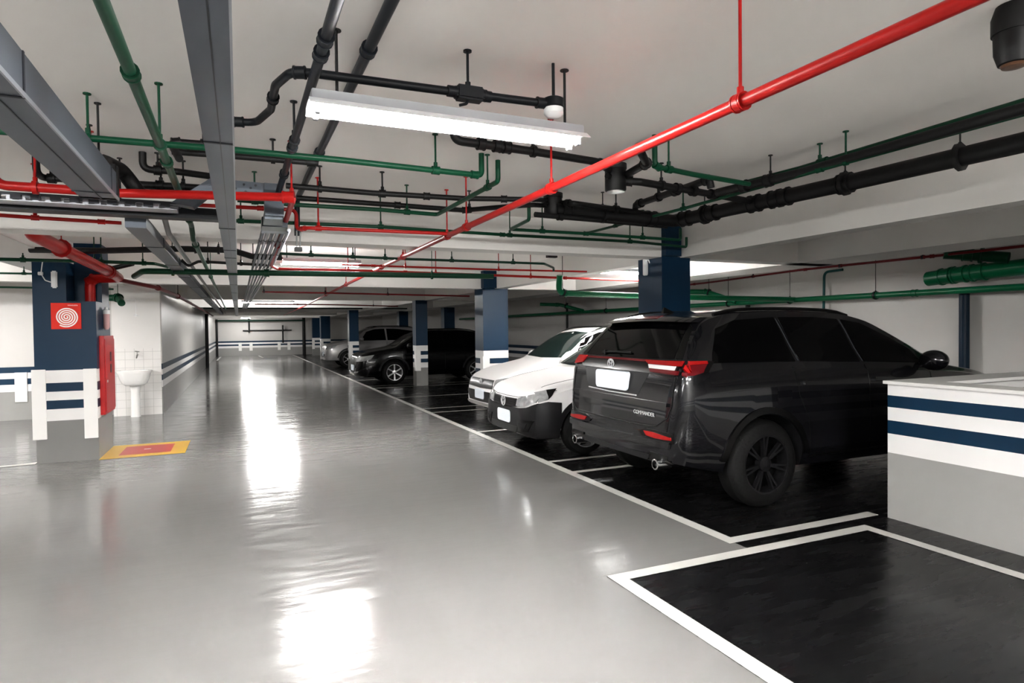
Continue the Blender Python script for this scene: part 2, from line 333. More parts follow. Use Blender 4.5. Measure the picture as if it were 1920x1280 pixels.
# ---------------------------------------------------------------- pipes
PIPES = [
 ('sprinkler_pipe', 'long red sprinkler pipe running along the driving lane past the nearest lamp', 'red', 0.022, [(1.63,-1.5,2.32),(1.6,1.68,2.32),(1.59,4.85,2.32),(1.62,8.2,2.32),(1.86,22.0,2.3),(1.95,31.0,2.3)], [3.166,4.575,5.963,6.44,9.15,12.186,15.221], [3.166,4.575,5.963,6.44,8.001,12.186,15.221], 0.048, None, 1.35, None),
 ('sprinkler_pipe', 'thick red pipe crossing in front of the grey ducts at left', 'red', 0.026, [(-1.32,4.2,2.68),(-1.18,4.229,2.36),(-0.605,4.227,2.36),(0.323,4.006,2.36)], [1.848], [0.517,1.867,0.78], 0.07, None, 1.35, 0.07),
 ('sprinkler_pipe', 'red pipe running from the elbow beside the conduit bundle', 'red', 0.018, [(0.316,3.998,2.345),(0.355,7.685,2.31),(0.448,8.122,2.31),(1.334,8.078,2.31),(3.121,8.218,2.31),(6.018,8.547,2.31)], [2.038,4.972,8.269,5.725], [2.038,4.972,6.153,7.652], 0.04, None, 1.35, None),
 ('sprinkler_pipe', 'red pipe dropping through an elbow and joining the long red pipe', 'red', 0.014, [(-0.283,5.066,2.47),(0.009,5.043,2.47),(0.311,5.02,2.47),(0.42,5.02,2.47),(0.42,5.02,2.32),(0.481,4.896,2.32),(0.969,4.858,2.32),(1.553,4.827,2.32)], [0.451,0.946,1.077], [1.077], 0.05, None, 1.35, None),
 ('sprinkler_pipe', 'thin red pipe under the black tray at far left', 'red', 0.013, [(-1.585,5.111,2.338),(-1.246,5.174,2.338),(-0.752,5.224,2.338)], [0.345,0.721], [0.345], 0.029, None, 1.35, None),
 ('sprinkler_pipe', 'thin red pipe above the second ceiling lamp', 'red', 0.012, [(1.114,7.485,2.319),(3.011,7.535,2.319),(4.393,7.445,2.319)], [0.374], [0.764,2.006], 0.026, None, 1.35, None),
 ('riser_pipe', 'thick glossy red pipe slanting down to the top of the hydrant pillar', 'red', 0.058, [(-1.55,6.22,2.62),(-1.53,6.22,2.37),(-1.36,8.75,2.26),(-1.38,9.3,2.25),(-1.72,9.44,2.25),(-1.72,9.44,1.95)], [3.708,2.588], [0.984], 0.1, None, 1.15, None),
 ('sprinkler_pipe', 'dark red pipe following the striped wall toward the far end', 'darkred', 0.028, [(-1.36,9.2,2.22),(-1.06,10.3,2.2),(-0.98,12.5,2.2),(-1.0,30.0,2.25)], [3.462,1.182], [3.462], 0.062, None, 1.35, None),
 ('branch_pipe', 'dark red thin pipe crossing the lane beyond the second lamp', 'darkred', 0.016, [(0.413,12.267,2.273),(1.534,12.372,2.273),(4.659,12.944,2.273)], [1.125,2.397], [1.125,2.397,0.026], 0.035, None, 1.35, None),
 ('branch_pipe', 'thin dark pipe crossing the lane beyond the third lamp', 'darkred', 0.018, [(0.42,18.239,2.292),(2.42,18.375,2.292),(4.596,19.39,2.292)], [1.102], [3.474], 0.04, None, 1.35, None),
 ('water_pipe', 'green pipe running overhead along the lane beside the wide grey duct', 'green', 0.02, [(-0.3,-0.8,2.417),(-0.32,4.35,2.417),(-0.325,5.55,2.394),(-0.325,5.75,2.31),(-0.37,24.0,2.3)], [3.228,4.42,6.076,6.887], [4.106,10.314], 0.05, None, 1.35, None),
 ('water_pipe', 'long green pipe crossing near the ceiling and turning up at its end', 'green', 0.017, [(-1.107,3.598,2.486),(-0.0,3.53,2.486),(0.535,3.53,2.486),(1.378,3.579,2.486),(1.378,3.579,2.62)], [2.192,2.442], [2.192,0.465], 0.03, None, 1.35, None),
 ('water_pipe', 'green pipe dropping beside the grey drain pipe and bending away', 'green', 0.016, [(1.53,3.684,2.62),(1.53,3.684,2.486),(1.502,4.916,2.486),(1.032,4.87,2.486),(0.427,4.892,2.486),(0.01,4.862,2.486)], [0.305,1.625,2.746], [0.305,1.625,2.746], 0.03, None, 1.35, None),
 ('water_pipe', 'long green pipe along the beam ending at the blue column', 'green', 0.015, [(0.0,5.489,2.44),(0.64,5.424,2.44),(1.14,5.391,2.44),(2.409,5.471,2.44),(3.801,5.459,2.44),(4.616,5.634,2.44),(4.616,5.634,2.55)], [0.035,1.144,2.314,2.393,3.75], [0.035,1.144,2.393,3.75], 0.03, None, 1.35, None),
 ('water_pipe', 'short green pipe stepping down just above the long beam pipe', 'green', 0.015, [(2.178,4.598,2.6),(2.178,4.598,2.431),(2.231,5.098,2.431),(3.008,5.091,2.431),(4.144,5.149,2.431),(4.144,5.149,2.55)], [0.987,1.442,2.104], [0.987,2.104], 0.03, None, 1.35, None),
 ('water_pipe', 'thin green pipe running toward the camera above the big black drain', 'green', 0.013, [(3.274,5.542,2.514),(3.352,4.128,2.514),(3.345,3.325,2.514),(3.327,2.798,2.514),(3.344,1.674,2.514)], [0.491,1.415,2.321,2.747], [0.491,1.415,2.926], 0.029, None, 1.35, None),
 ('water_pipe', 'dark green pipe tight under the ceiling at upper right', 'green', 0.018, [(3.36,3.482,2.579),(3.403,3.014,2.579),(3.374,1.689,2.579)], [0.659], [0.626], 0.04, None, 1.35, None),
 ('water_pipe', 'green pipe dropping from the slab and joining the pipes at upper right', 'green', 0.016, [(2.268,3.047,2.68),(2.268,3.047,2.496),(2.613,3.12,2.496),(3.143,3.195,2.496)], [0.204,0.307], [0.307], 0.04, None, 1.35, None),
 ('water_pipe', 'green pipe crossing the top of the hydrant pillar', 'green', 0.019, [(-2.591,8.316,2.356),(-2.114,8.325,2.356),(-1.447,8.285,2.356),(-0.881,8.349,2.356),(-0.782,8.71,2.356)], [0.468,1.144,1.194,1.608], [0.468,1.129,1.194,1.597], 0.042, None, 1.35, None),
 ('water_pipe', 'thin green pipe left of the hydrant pillar, upper one', 'green', 0.013, [(-4.108,10.063,2.338),(-2.413,9.956,2.338),(-2.1,9.949,2.338)], [1.577], [1.577], 0.029, None, 1.35, None),
 ('water_pipe', 'thin green pipe along the top of the white wall beside the sink', 'green', 0.016, [(-3.922,12.557,2.319),(-1.984,12.786,2.319)], [1.672], [1.672], 0.035, None, 1.35, None),
 ('drain_pipe', 'thick green pipe crossing the whole lane beneath the red pipes', 'green', 0.034, [(-1.128,8.654,2.227),(-0.971,8.102,2.245),(0.922,7.911,2.245),(3.113,7.699,2.245)], [1.872], [0.874,3.854], 0.12, None, 1.35, None),
 ('drain_trap', 'short thick green trap hanging beside the washbasin wall', 'green', 0.055, [(-1.95,12.2,2.14),(-1.82,12.15,2.14),(-1.74,11.9,2.04)], [0.139], [0.139], 0.08, None, 1.2, None),
 ('conduit_pipe', 'thin dark green pipe above the second lamp bending down near the column', 'darkgreen', 0.014, [(0.366,6.591,2.319),(1.616,6.686,2.319),(3.35,6.67,2.319),(3.683,7.063,2.315),(3.683,7.063,2.27)], [0.322,0.746,1.089,1.839,2.587], [0.322,0.746,1.089,1.839,2.587], 0.06, None, 1.35, None),
 ('drain_pipe', 'pale lit green pipe bending down and running behind the nearest blue column', 'brightgreen', 0.042, [(4.03,7.55,2.27),(4.05,7.62,2.03),(6.2,7.9,2.01),(8.9,8.0,2.0)], [0.342], [0.314], 0.12, None, 1.12, None),
 ('drain_pipe', 'long green drain pipe running along the far side wall behind the cars', 'brightgreen', 0.045, [(8.9,3.4,1.99),(8.9,12.5,1.99),(8.9,26.0,1.99)], [4.704,3.091,2.488], [4.704,3.091,6.212,10.704], 0.099, None, 1.1, None),
 ('drain_pipe', 'stubby wide green drain pipe with rounded end high on the side wall', 'brightgreen', 0.1, [(8.75,3.2,2.28),(8.75,5.3,2.19),(8.78,5.62,2.17)], [1.989,1.761,2.16], [], 0.22, None, 1.05, None),
 ('drain_pipe', 'dark green branch pipe slanting down onto the wide green drain', 'green', 0.07, [(8.35,5.15,2.45),(8.5,4.95,2.42),(8.62,4.55,2.34)], [0.255], [0.397], 0.1, None, 1.15, None),
 ('drain_pipe', 'curved green branch pipe joining the side-wall drain right of the blue column', 'brightgreen', 0.05, [(8.35,10.4,2.27),(8.6,9.9,2.24),(8.84,9.35,2.02)], [0.561], [0.619], 0.15, None, 1.15, None),
 ('drain_pipe', 'curved green branch pipe joining the side-wall drain left of the blue column', 'brightgreen', 0.05, [(8.1,16.4,2.25),(8.55,16.0,2.22),(8.84,15.2,2.02)], [0.508], [0.834], 0.15, None, 1.15, None),
 ('drain_pipe', 'grey-black drain pipe just beneath the nearest lamp leading to the first trap', 'black', 0.024, [(1.095,3.257,2.695),(1.095,3.257,2.579),(1.593,3.294,2.579),(2.063,3.355,2.579),(2.32,3.62,2.615)], [0.28,0.38,0.44,1.181], [0.615], 0.05, None, 1.35, None),
 ('drain_pipe', 'black pipe leaving the first trap toward the column', 'black', 0.026, [(2.44,3.63,2.555),(2.535,3.573,2.542),(2.905,3.641,2.542),(3.314,3.717,2.542),(3.857,3.835,2.542)], [0.039,0.488,0.66,0.872], [0.322], 0.057, None, 1.35, None),
 ('drain_pipe', 'short black bent pipe rising from the first trap to the slab', 'black', 0.025, [(2.44,3.62,2.585),(2.37,3.27,2.579),(2.223,3.13,2.607),(2.33,3.3,2.69)], [0.344], [], 0.05, None, 1.35, None),
 ('drain_pipe', 'black pipe branching obliquely above the blue column', 'black', 0.026, [(3.247,4.66,2.56),(3.086,4.412,2.579),(3.061,3.856,2.579),(3.042,3.465,2.579),(3.065,3.475,2.523)], [0.361,0.853,1.215], [0.629], 0.04, None, 1.35, None),
 ('drain_pipe', 'very thick black drain pipe running toward the camera beside the beam', 'black', 0.058, [(3.685,4.683,2.523),(3.733,4.461,2.523),(3.894,3.066,2.533),(4.021,2.0,2.551)], [0.139,0.444,0.879,1.146,1.076,1.631], [0.359,1.631,2.342], 0.128, None, 1.13, None),
 ('drain_pipe', 'thick black drain pipe leading left from the column top', 'black', 0.055, [(3.615,4.593,2.505),(3.232,4.559,2.505),(2.496,4.566,2.523),(2.391,4.556,2.523)], [0.263,1.122], [0.762], 0.121, None, 1.15, None),
 ('drain_pipe', 'thin black pipe curling below the second trap', 'black', 0.022, [(3.565,4.622,2.458),(2.964,4.569,2.458),(2.474,4.528,2.458),(2.187,4.505,2.458)], [1.146], [], 0.048, None, 1.35, None),
 ('drain_pipe', 'upper black pipe crossing from the grey tray to the second trap', 'black', 0.02, [(0.315,4.53,2.542),(0.913,4.556,2.542),(1.588,4.503,2.542),(2.101,4.354,2.542),(2.34,4.6,2.6)], [0.664,1.582,0.989], [0.664,0.225], 0.044, None, 1.35, None),
 ('drain_pipe', 'lower black pipe crossing and dipping before the second trap', 'black', 0.02, [(0.415,4.919,2.542),(1.199,4.931,2.542),(1.743,4.946,2.542),(1.983,4.712,2.542),(2.191,4.542,2.542),(2.34,4.62,2.56)], [0.763,1.339], [1.378], 0.044, None, 1.35, None),
 ('drain_pipe', 'black pipe continuing right from the second trap', 'black', 0.022, [(2.46,4.62,2.59),(2.463,4.373,2.542),(3.144,4.511,2.542),(3.628,4.609,2.542)], [0.165,0.723], [0.723], 0.048, None, 1.35, None),
 ('drain_pipe', 'thick black pipe beside the dark green one at upper right', 'black', 0.03, [(3.249,3.617,2.533),(3.34,2.958,2.533),(3.324,1.664,2.533)], [0.234,0.429], [0.448], 0.066, None, 1.35, None),
 ('drain_pipe', 'black pipe parallel to the green one ending in a cap behind the grey pipes', 'black', 0.018, [(-0.328,4.042,2.579),(0.002,4.02,2.579),(0.469,4.004,2.579)], [0.755], [0.538], 0.04, None, 1.35, None),
 ('drain_pipe', 'black pipe with an elbow dropping beside the green overhead pipe', 'black', 0.02, [(-0.27,3.75,2.47),(-0.324,3.911,2.598),(-0.142,3.893,2.598),(-0.0,3.893,2.598)], [0.241,0.388], [], 0.04, None, 1.35, None),
 ('drain_pipe', 'black bent pipe crossing behind the green overhead pipe', 'black', 0.022, [(-0.536,4.58,2.695),(-0.536,4.58,2.588),(-0.335,4.575,2.588),(-0.134,4.635,2.588)], [0.19], [0.19], 0.05, None, 1.35, None),
 ('drain_pipe', 'short black bent pipe behind the oblique grey duct at left', 'black', 0.022, [(-1.155,4.849,2.695),(-1.155,4.849,2.579),(-1.155,4.988,2.57),(-0.944,4.955,2.57)], [0.307], [0.307], 0.05, None, 1.35, None),
 ('drain_pipe', 'black pipe crossing behind the thick red pipe', 'black', 0.026, [(-0.643,4.757,2.523),(-0.138,4.716,2.523),(0.199,4.696,2.523)], [0.185], [0.191,0.324], 0.057, None, 1.35, None),
 ('drain_pipe', 'dark bent pipe crossing between the trays beyond the first beam', 'black', 0.032, [(-1.95,7.9,2.42),(-1.3,7.6,2.4),(-0.55,7.35,2.42),(-0.05,7.3,2.42),(0.15,7.3,2.36),(0.45,7.3,2.36)], [1.678], [1.263,1.883], 0.12, None, 1.35, None),
 ('drain_pipe', 'black conduit with a hanging loop beyond the first beam', 'black', 0.016, [(-0.554,7.657,2.338),(-0.495,7.685,2.273),(-0.394,7.775,2.338),(0.322,7.982,2.338)], [], [0.696,0.833,0.341], 0.05, None, 1.35, None),
 ('drain_pipe', 'dark branch pipe running out of the hydrant pillar top', 'black', 0.03, [(-1.58,9.45,2.34),(-1.5,9.3,2.36),(-1.2,9.1,2.42)], [], [], 0.066, None, 1.35, None),
 ('steel_pipe', 'grey pipe overhead with couplings running away beside the lamp', 'greypipe', 0.019, [(0.29,-0.8,2.505),(0.272,4.05,2.505),(0.24,4.15,2.4)], [2.928,3.051,4.248,4.842], [4.115], 0.03, None, 1.35, None),
 ('steel_pipe', 'dark grey pipe tight under the ceiling running away behind the lamp', 'greypipe', 0.022, [(0.51,-0.8,2.653),(0.475,4.85,2.653),(0.455,5.35,2.616),(0.455,5.4,2.33)], [3.292,4.839], [], 0.05, None, 1.35, None),
 ('conduit_pipe', 'black conduit curving from the wide duct to the lamp junction box', 'darkgrey', 0.017, [(-0.002,3.18,2.523),(0.093,3.158,2.523),(0.149,2.945,2.523),(0.152,2.653,2.523),(0.198,2.496,2.523),(0.273,2.476,2.523),(0.894,2.452,2.523),(1.236,2.434,2.523)], [0.021,0.463,0.806,1.431,1.523,1.797], [1.467], 0.14, None, 1.35, None),
 ('wall_pipe', 'dark blue pipe standing against the side wall right of the tall black car', 'navy', 0.062, [(9.1,5.34,0.0),(9.1,5.34,1.96)], [], [], 0.136, None, 1.35, None),
 ('wall_pipe', 'thin teal pipe dropping down the side wall from the red pipe', 'teal', 0.022, [(9.08,7.2,2.45),(9.08,7.55,2.44),(9.08,7.6,0.0)], [], [], 0.1, None, 1.35, None),
 ('wall_pipe', 'black pipe on the side wall showing just above the tall car roof', 'black', 0.045, [(9.1,9.3,0.0),(9.1,9.3,1.97)], [], [], 0.099, None, 1.35, None),
 ('wall_pipe', 'black pipe on the side wall behind the white hatchback roof', 'black', 0.04, [(9.1,12.6,0.0),(9.1,12.6,1.97)], [], [], 0.088, None, 1.35, None),
 ('wall_pipe', 'black pipe on the side wall between the second column and the white cars', 'black', 0.035, [(9.1,16.6,0.0),(9.1,16.6,2.3)], [], [], 0.077, None, 1.35, None),
 ('sprinkler_pipe', 'dark red pipe running high along the side wall above the cars', 'darkred', 0.018, [(8.75,10.637,2.431),(8.668,9.735,2.431),(8.234,7.297,2.431),(8.338,5.206,2.431),(8.314,4.129,2.431)], [0.227,2.155,3.48,4.083,5.276,5.394], [2.155,4.083,5.276], 0.04, None, 1.35, None),
 ('wall_pipe', 'tall black pipe on the striped left wall, nearer of two', 'black', 0.07, [(-1.26,30.0,0.0),(-1.26,30.0,2.34)], [], [], 0.154, None, 1.35, None),
 ('wall_pipe', 'tall black pipe in the far left corner of the hall', 'black', 0.07, [(-1.25,43.2,0.0),(-1.25,43.2,2.34)], [], [], 0.154, None, 1.35, None),
 ('wall_pipe', 'long horizontal black pipe on the end wall', 'black', 0.04, [(0.25,43.4,1.62),(3.2,43.4,1.62)], [], [], 0.088, None, 1.35, None),
 ('wall_pipe', 'black pipe coming down the end wall to the horizontal one', 'black', 0.05, [(0.62,43.35,1.5),(0.62,43.35,2.6)], [], [], 0.11, None, 1.35, None),
 ('wall_pipe', 'short black vertical pipe crossing the horizontal one on the end wall', 'black', 0.05, [(2.65,43.32,0.8),(2.65,43.32,1.95)], [], [], 0.11, None, 1.35, None),
 ('wall_pipe', 'thick black pipe at the right edge of the end wall', 'black', 0.1, [(3.95,43.25,0.0),(3.95,43.25,2.5)], [], [], 0.22, None, 1.35, None),
 ('water_pipe', 'dark green pipe crossing high in front of the end wall', 'darkgreen', 0.05, [(-1.2,42.9,2.25),(4.0,42.9,2.25)], [], [], 0.11, None, 1.35, None),
 ('water_pipe', 'dark green bar standing in for the beam shadow above the third lamp glare', 'darkgreen', 0.07, [(-1.2,26.2,2.5),(8.0,26.2,2.5)], [], [], 0.154, None, 1.35, None),  # shade of the beam built as a dark pipe run
]

COUNT = {}
def tube_len(pts):
    d = [0.0]
    for a, b in zip(pts, pts[1:]): d.append(d[-1] + (Vector(b) - Vector(a)).length)
    return d
def along(pts, t):
    d = tube_len(pts)
    for i in range(len(pts) - 1):
        if t <= d[i + 1] + 1e-6:
            k = (t - d[i]) / max(1e-9, d[i + 1] - d[i]); a, b = Vector(pts[i]), Vector(pts[i + 1]); return a.lerp(b, k), (b - a).normalized()
    return Vector(pts[-1]), (Vector(pts[-1]) - Vector(pts[-2])).normalized()
def closest_on(path, p):
    best = None
    for a, b in zip(path, path[1:]):
        ab = b - a; t = max(0, min(1, (p - a).dot(ab) / max(1e-12, ab.length_squared))); q = a + ab * t
        d = (q - p).length
        if best is None or d < best[0]: best = (d, q, ab.normalized())
    return best[1], best[2]
for (name, label, mk, r, pts, coup, hang, fl, grp, cr, cl) in PIPES:
    m = M[mk]
    path = fillet(pts, fl)
    o0 = Vector(pts[0])
    mb = MB(); mb.tube([p - o0 for p in path], r, 16 if r > .03 else 12)
    root = mb.build(name, m, None, True); root.location = o0
    tag(root, label, 'pipe', grp)
    cl = cl or max(.045, r * 1.6)
    for t in coup:
        p, d = along(pts, t); p, d = closest_on(path, p)
        h = cl / 2; mb = MB(); q = p - o0
        mb.tube([q - d * h, q - d * h * .96, q + d * h * .96, q + d * h], r * cr, 14)
        mb.tube([q - d * h, q - d * h * .72], r * (cr + .12), 14)
        mb.tube([q + d * h * .72, q + d * h], r * (cr + .12), 14)
        mb.build('coupling', m, root, True)
    for t in hang:
        p, d = along(pts, t); p, d = closest_on(path, p); q = p - o0
        rr = .006 if r < .03 else .005
        top = CEIL
        # rods end on whatever is overhead: a beam where the pipe passes under one
        for yb in (5.88, 11.65, 16.75, 22.3, 27.9):
            if yb - .01 < p.y < yb + .27: top = 2.35
        if top - p.z < r + .01: continue
        mb = MB(); zt = top - p.z
        mb.tube([q + Vector((0, 0, r * .9)), q + Vector((0, 0, zt))], rr, 8)
        mb.tube([q + Vector((0, 0, zt - .006)), q + Vector((0, 0, zt))], rr * 3, 10)
        mb.tube([q - d * .012, q + d * .012], r * 1.45, 12)
        mb.tube([q + Vector((0, 0, r * .9)), q + Vector((0, 0, r + .03))], rr * 2, 8)
        mb.build('hanger_rod', m if mk in ('red', 'green', 'black', 'darkgreen') else M['darkgrey'], root, True)

# pale pipe and bundle of conduits
mb = MB(); mb.tube(fillet([(-.48, 5.15, 2.40), (-.48, 5.5, 2.315), (-.47, 28, 2.315)], .1), .02, 12)
tag(mb.build('steel_pipe', M['palepipe'], None, True), 'pale grey pipe running between the oblique duct and the green pipe', 'pipe')
for i in range(6):
    x = .185 + i * .036
    mb = MB(); mb.tube([(x, 5.02, 2.315), (x + .005 * (i - 3), 8.0, 2.315), (x * .72, 22, 2.315)], .0135, 10)
    o = mb.build('conduit', M['duct_edge'] if i % 2 else M['duct'], None, True)
    tag(o, ('leftmost conduit of the grey bundle running down the lane', 'second conduit from the left in the grey bundle', 'third conduit from the left in the grey bundle', 'third conduit from the right in the grey bundle', 'second conduit from the right in the grey bundle', 'rightmost conduit of the grey bundle, next to the red pipe')[i], 'conduit', 'bundle of grey conduits')
    for yy in (5.6, 6.6, 7.9, 9.4):
        k = (yy - 5.02) / (8.0 - 5.02) if yy < 8 else 1
        xx = x + .005 * (i - 3) * min(1, k) if yy <= 8 else (x + .005 * (i - 3)) + (x * .72 - x - .005 * (i - 3)) * (yy - 8) / 14
        mc = MB(); mc.tube([(xx, yy, 2.315), (xx, yy + .03, 2.315)], .0155, 10); mc.build('clamp', M['joint'], o, True)

# ---------------------------------------------------------------- ducts and trays
def duct(label, x0, x1, y0, y1, z0, z1, joints, name='cable_duct', lip=True, mt='duct'):
    r = empty(name, (x0, y0, z0), label, 'duct')
    part(box('duct_body', (x0, y0, z0), (x1, y1, z1), M[mt]), r)
    if lip:
        part(box('edge_lip', (x1, y0, z0 - .004), (x1 + .006, y1, z0 + .012), M['duct_edge']), r)
        part(box('seam_strip', ((x0 * .45 + x1 * .55), y0, z0 - .003), ((x0 * .45 + x1 * .55) + .004, y1, z0 + .001), M['greypipe']), r)
    for y in joints:
        mb = MB(); e = .004
        mb.box((x0 - e, y, z0 - e), (x1 + e, y + .012, z0)); mb.box((x0 - e, y, z0 - e), (x0, y + .012, z1)); mb.box((x1, y, z0 - e), (x1 + e, y + .012, z1))
        part(mb.build('joint_band', M['joint']), r)
    return r
duct('wide flat grey duct running overhead straight along the lane', -.102, -.006, -1.2, 30, 2.235, 2.30, [2.5, 4.55, 5.75, 6.35, 8.2, 9.9, 12.0, 15, 18], lip=True)
duct('broad grey duct slanting from the upper left corner to the black trays', -.73, -.568, -1.2, 3.86, 2.25, 2.385, [2.27, 3.66])
duct('long grey duct running along the lane beyond the black trays at left', -.68, -.555, 4.85, 28, 2.255, 2.335, [5.9, 7.4, 9.0, 11.0, 14, 17], lip=False)
r = empty('cable_tray', (-3.2, 4.42, 2.32), 'perforated grey cable tray bridging under the ducts at left', 'cable tray')
mb = MB(); mb.box((-3.2, 4.42, 2.315), (-.34, 4.56, 2.32)); mb.box((-3.2, 4.55, 2.315), (-.34, 4.56, 2.36))
for k in range(46): mb.box((-3.15 + k * .061, 4.42, 2.32), (-3.12 + k * .061, 4.424, 2.345))
mb.box((-3.2, 4.42, 2.343), (-.34, 4.424, 2.348))
part(mb.build('tray_base', M['duct_edge']), r)
mb = MB(); mb.box((-3.2, 4.405, 2.348), (-.34, 4.42, 2.362))
for k in range(30): mb.box((-3.15 + k * .094, 4.405, 2.325), (-3.10 + k * .094, 4.42, 2.35))
part(mb.build('tray_edge', M['joint']), r)
for hx, hy in ((-.623, 3.70), (-.732, 4.10), (-.694, 4.803), (-1.176, 4.909)):
    mb = MB(); mb.tube([(hx, hy, 2.38), (hx, hy, CEIL)], .0055, 8); mb.tube([(hx, hy, CEIL - .006), (hx, hy, CEIL)], .016, 10); part(mb.build('hanger_rod', M['black'], None, True), r)
def prism(pts, z0, z1):
    n = len(pts); mb = MB(); mb.add([(x, y, z0) for x, y in pts] + [(x, y, z1) for x, y in pts], [tuple(range(n - 1, -1, -1)), tuple(range(n, 2 * n))] + [(i, (i + 1) % n, n + (i + 1) % n, n + i) for i in range(n)]); return mb
q = [(-.37, 2.355), (-.245, 2.335), (-.13, 2.44), (.172, 2.435), (.172, 2.52), (-.144, 2.525)]; n = len(q)
mb = MB(); mb.add([(x, 4.40, z) for x, z in q] + [(x, 4.50, z) for x, z in q], [tuple(range(n - 1, -1, -1)), tuple(range(n, 2 * n))] + [(i, (i + 1) % n, n + (i + 1) % n, n + i) for i in range(n)])
part(mb.build('tray_bend', M['duct']), r)
mb = MB()
for k, (hx, hz) in enumerate(((-.09, 2.49), (-.03, 2.505), (.0, 2.47), (.05, 2.50), (.09, 2.48), (-.2, 2.42), (.12, 2.50), (.06, 2.455))): mb.tube([(hx, 4.396, hz), (hx, 4.402, hz)], .008, 8)
part(mb.build('slot_holes', M['joint']), r)
r = empty('cable_duct', (.17, 4.40, 2.30), 'grey duct turning down the lane into the conduit bundle', 'duct')
part(prism([(.172, 4.44), (.285, 4.44), (.30, 4.7), (.36, 5.10), (.172, 5.10)], 2.295, 2.35).build('duct_body', M['duct']), r)
part(box('elbow_cover', (.172, 4.39, 2.31), (.29, 4.50, 2.52), M['duct']), r)
part(box('joint_band', (.168, 4.385, 2.43), (.294, 4.505, 2.475), M['greypipe']), r)
part(box('joint_band', (.165, 4.72, 2.288), (.335, 4.92, 2.355), M['greypipe']), r)
r = empty('cable_tray', (-3.2, 4.62, 2.3), 'long black cable trough crossing at left in front of the beam', 'cable tray')
part(box('trough_body', (-3.2, 4.62, 2.30), (-.11, 4.74, 2.372), M['darkgrey']), r)
part(box('trough_cover', (-1.2, 4.60, 2.36), (-.33, 4.62, 2.385), M['duct']), r)
# black flexible sleeve between the broad duct and the tray
mb = MB(); mb.tube(fillet([(-.65, 3.86, 2.37), (-.69, 4.22, 2.53), (-.63, 4.46, 2.54), (-.55, 4.52, 2.42)], .1), .045, 12)
mb.box((-.74, 3.80, 2.25), (-.56, 3.86, 2.43), .01)
tag(mb.build('flexible_sleeve', M['black'], None, True), 'black flexible sleeve at the end of the broad slanting duct', 'cable sleeve')

# ---------------------------------------------------------------- drain traps
def trap(x, y, z0, z1, r, label):
    root = empty('drain_trap', (x, y, z0), label, 'drain trap')
    mb = MB(); mb.lathe([(r * .9, z0), (r, z0 + .01), (r, z1 - .04), (r * 1.06, z1 - .035), (r * 1.06, z1)], (x, y, 0)); part(mb.build('trap_body', M['black'], None, True), root)
    mb = MB(); mb.lathe([(r * .5, z0 - .006), (r * .86, z0 - .004), (r * .86, z0 + .004)], (x, y, 0)); part(mb.build('trap_cap', M['steel'], None, True), root)
    mb = MB(); mb.tube([(x - r * .8, y - r * .3, (z0 + z1) / 2), (x - r * 1.25, y - r * .5, (z0 + z1) / 2)], r * .28, 12); part(mb.build('side_plug', M['black'], None, True), root)
trap(2.375, 3.63, 2.475, 2.66, .072, 'black round drain trap hanging at the end of the pipe below the lamp')
trap(2.40, 4.60, 2.475, 2.66, .076, 'black round drain trap hanging from the crossing black pipes')
mb = MB(); mb.lathe([(.02, 2.475), (.048, 2.49), (.06, 2.53), (.062, 2.60), (.068, 2.60), (.068, 2.66), (.055, 2.70)], (2.60, 1.36, 0))
o = mb.build('drain_outlet', M['black'], None, True); tag(o, 'rounded black drain outlet cap under the ceiling at the right edge', 'drain outlet')
mb = MB(); mb.lathe([(.012, 2.472), (.036, 2.478), (.047, 2.495), (.044, 2.505)], (2.60, 1.36, 0)); mb.build('outlet_rim', M['copper'], o, True)

# ---------------------------------------------------------------- luminaires
def lamp(x0, x1, y, z, label, bare=False, shield=False, rods=True, grp='ceiling tube lamps', strip=True):
    r = empty('tube_lamp', (x0, y, z), label, 'ceiling lamp', grp)
    L_ = x1 - x0
    mb = MB(); mb.box((x0, y - .05, z + .008), (x1, y + .05, z + .048), .003); part(mb.build('housing', M['fixture'], None, True), r)
    mb = MB()
    k = .6 if bare else 1.0 if shield else .86
    e = -.016 if shield else .002
    prof = [(a * k, b) for a, b in [(-.09, e), (-.055, .012), (.055, .012), (.09, e), (.086, e - .002), (.05, .006), (-.05, .006), (-.086, e - .002)]]
    n = len(prof)
    mb.add([(x0 - .01, y + a, z + b) for a, b in prof] + [(x1 + .01, y + a, z + b) for a, b in prof], [tuple(range(n)), tuple(range(2 * n - 1, n - 1, -1))] + [(i, n + i, n + (i + 1) % n, (i + 1) % n) for i in range(n)])
    part(mb.build('reflector', M['reflector']), r)
    for s in (-1, 1):
        mb = MB(); mb.tube([(x0 + .04, y + s * .04, z - .018), (x1 - .04, y + s * .04, z - .018)], .013, 12); part(mb.build('tube', M['tube'], None, True), r)
        for xx in (x0 + .02, x1 - .03):
            mb = MB(); mb.box((xx - .008, y + s * .04 - .012, z - .042), (xx + .012, y + s * .04 + .012, z + .012), .002); part(mb.build('lamp_holder', M['fixture'], None, True), r)
    if rods:
        for xx in (x0 + L_ * .085, x1 - .07):
            mb = MB(); mb.tube([(xx, y, z + .046), (xx, y, CEIL)], .006, 8); mb.tube([(xx, y, CEIL - .004), (xx, y, CEIL)], .02, 12)
            part(mb.build('hanger_rod', M['black'], None, True), r)
    return r
lamp(.265, 1.425, 2.475, 2.403, 'nearest bright tube lamp hanging overhead in the middle of the picture', shield=True, grp=None)
lamp(.50, 1.52, 8.52, 2.44, 'second tube lamp over the lane, just past the first beam', grp=None)
lamp(.10, 1.60, 20.4, 2.44, 'third tube lamp over the lane with wide white glare', grp=None)
lamp(.45, 1.70, 34.8, 2.44, 'fourth tube lamp over the lane, close to the far end', grp=None)
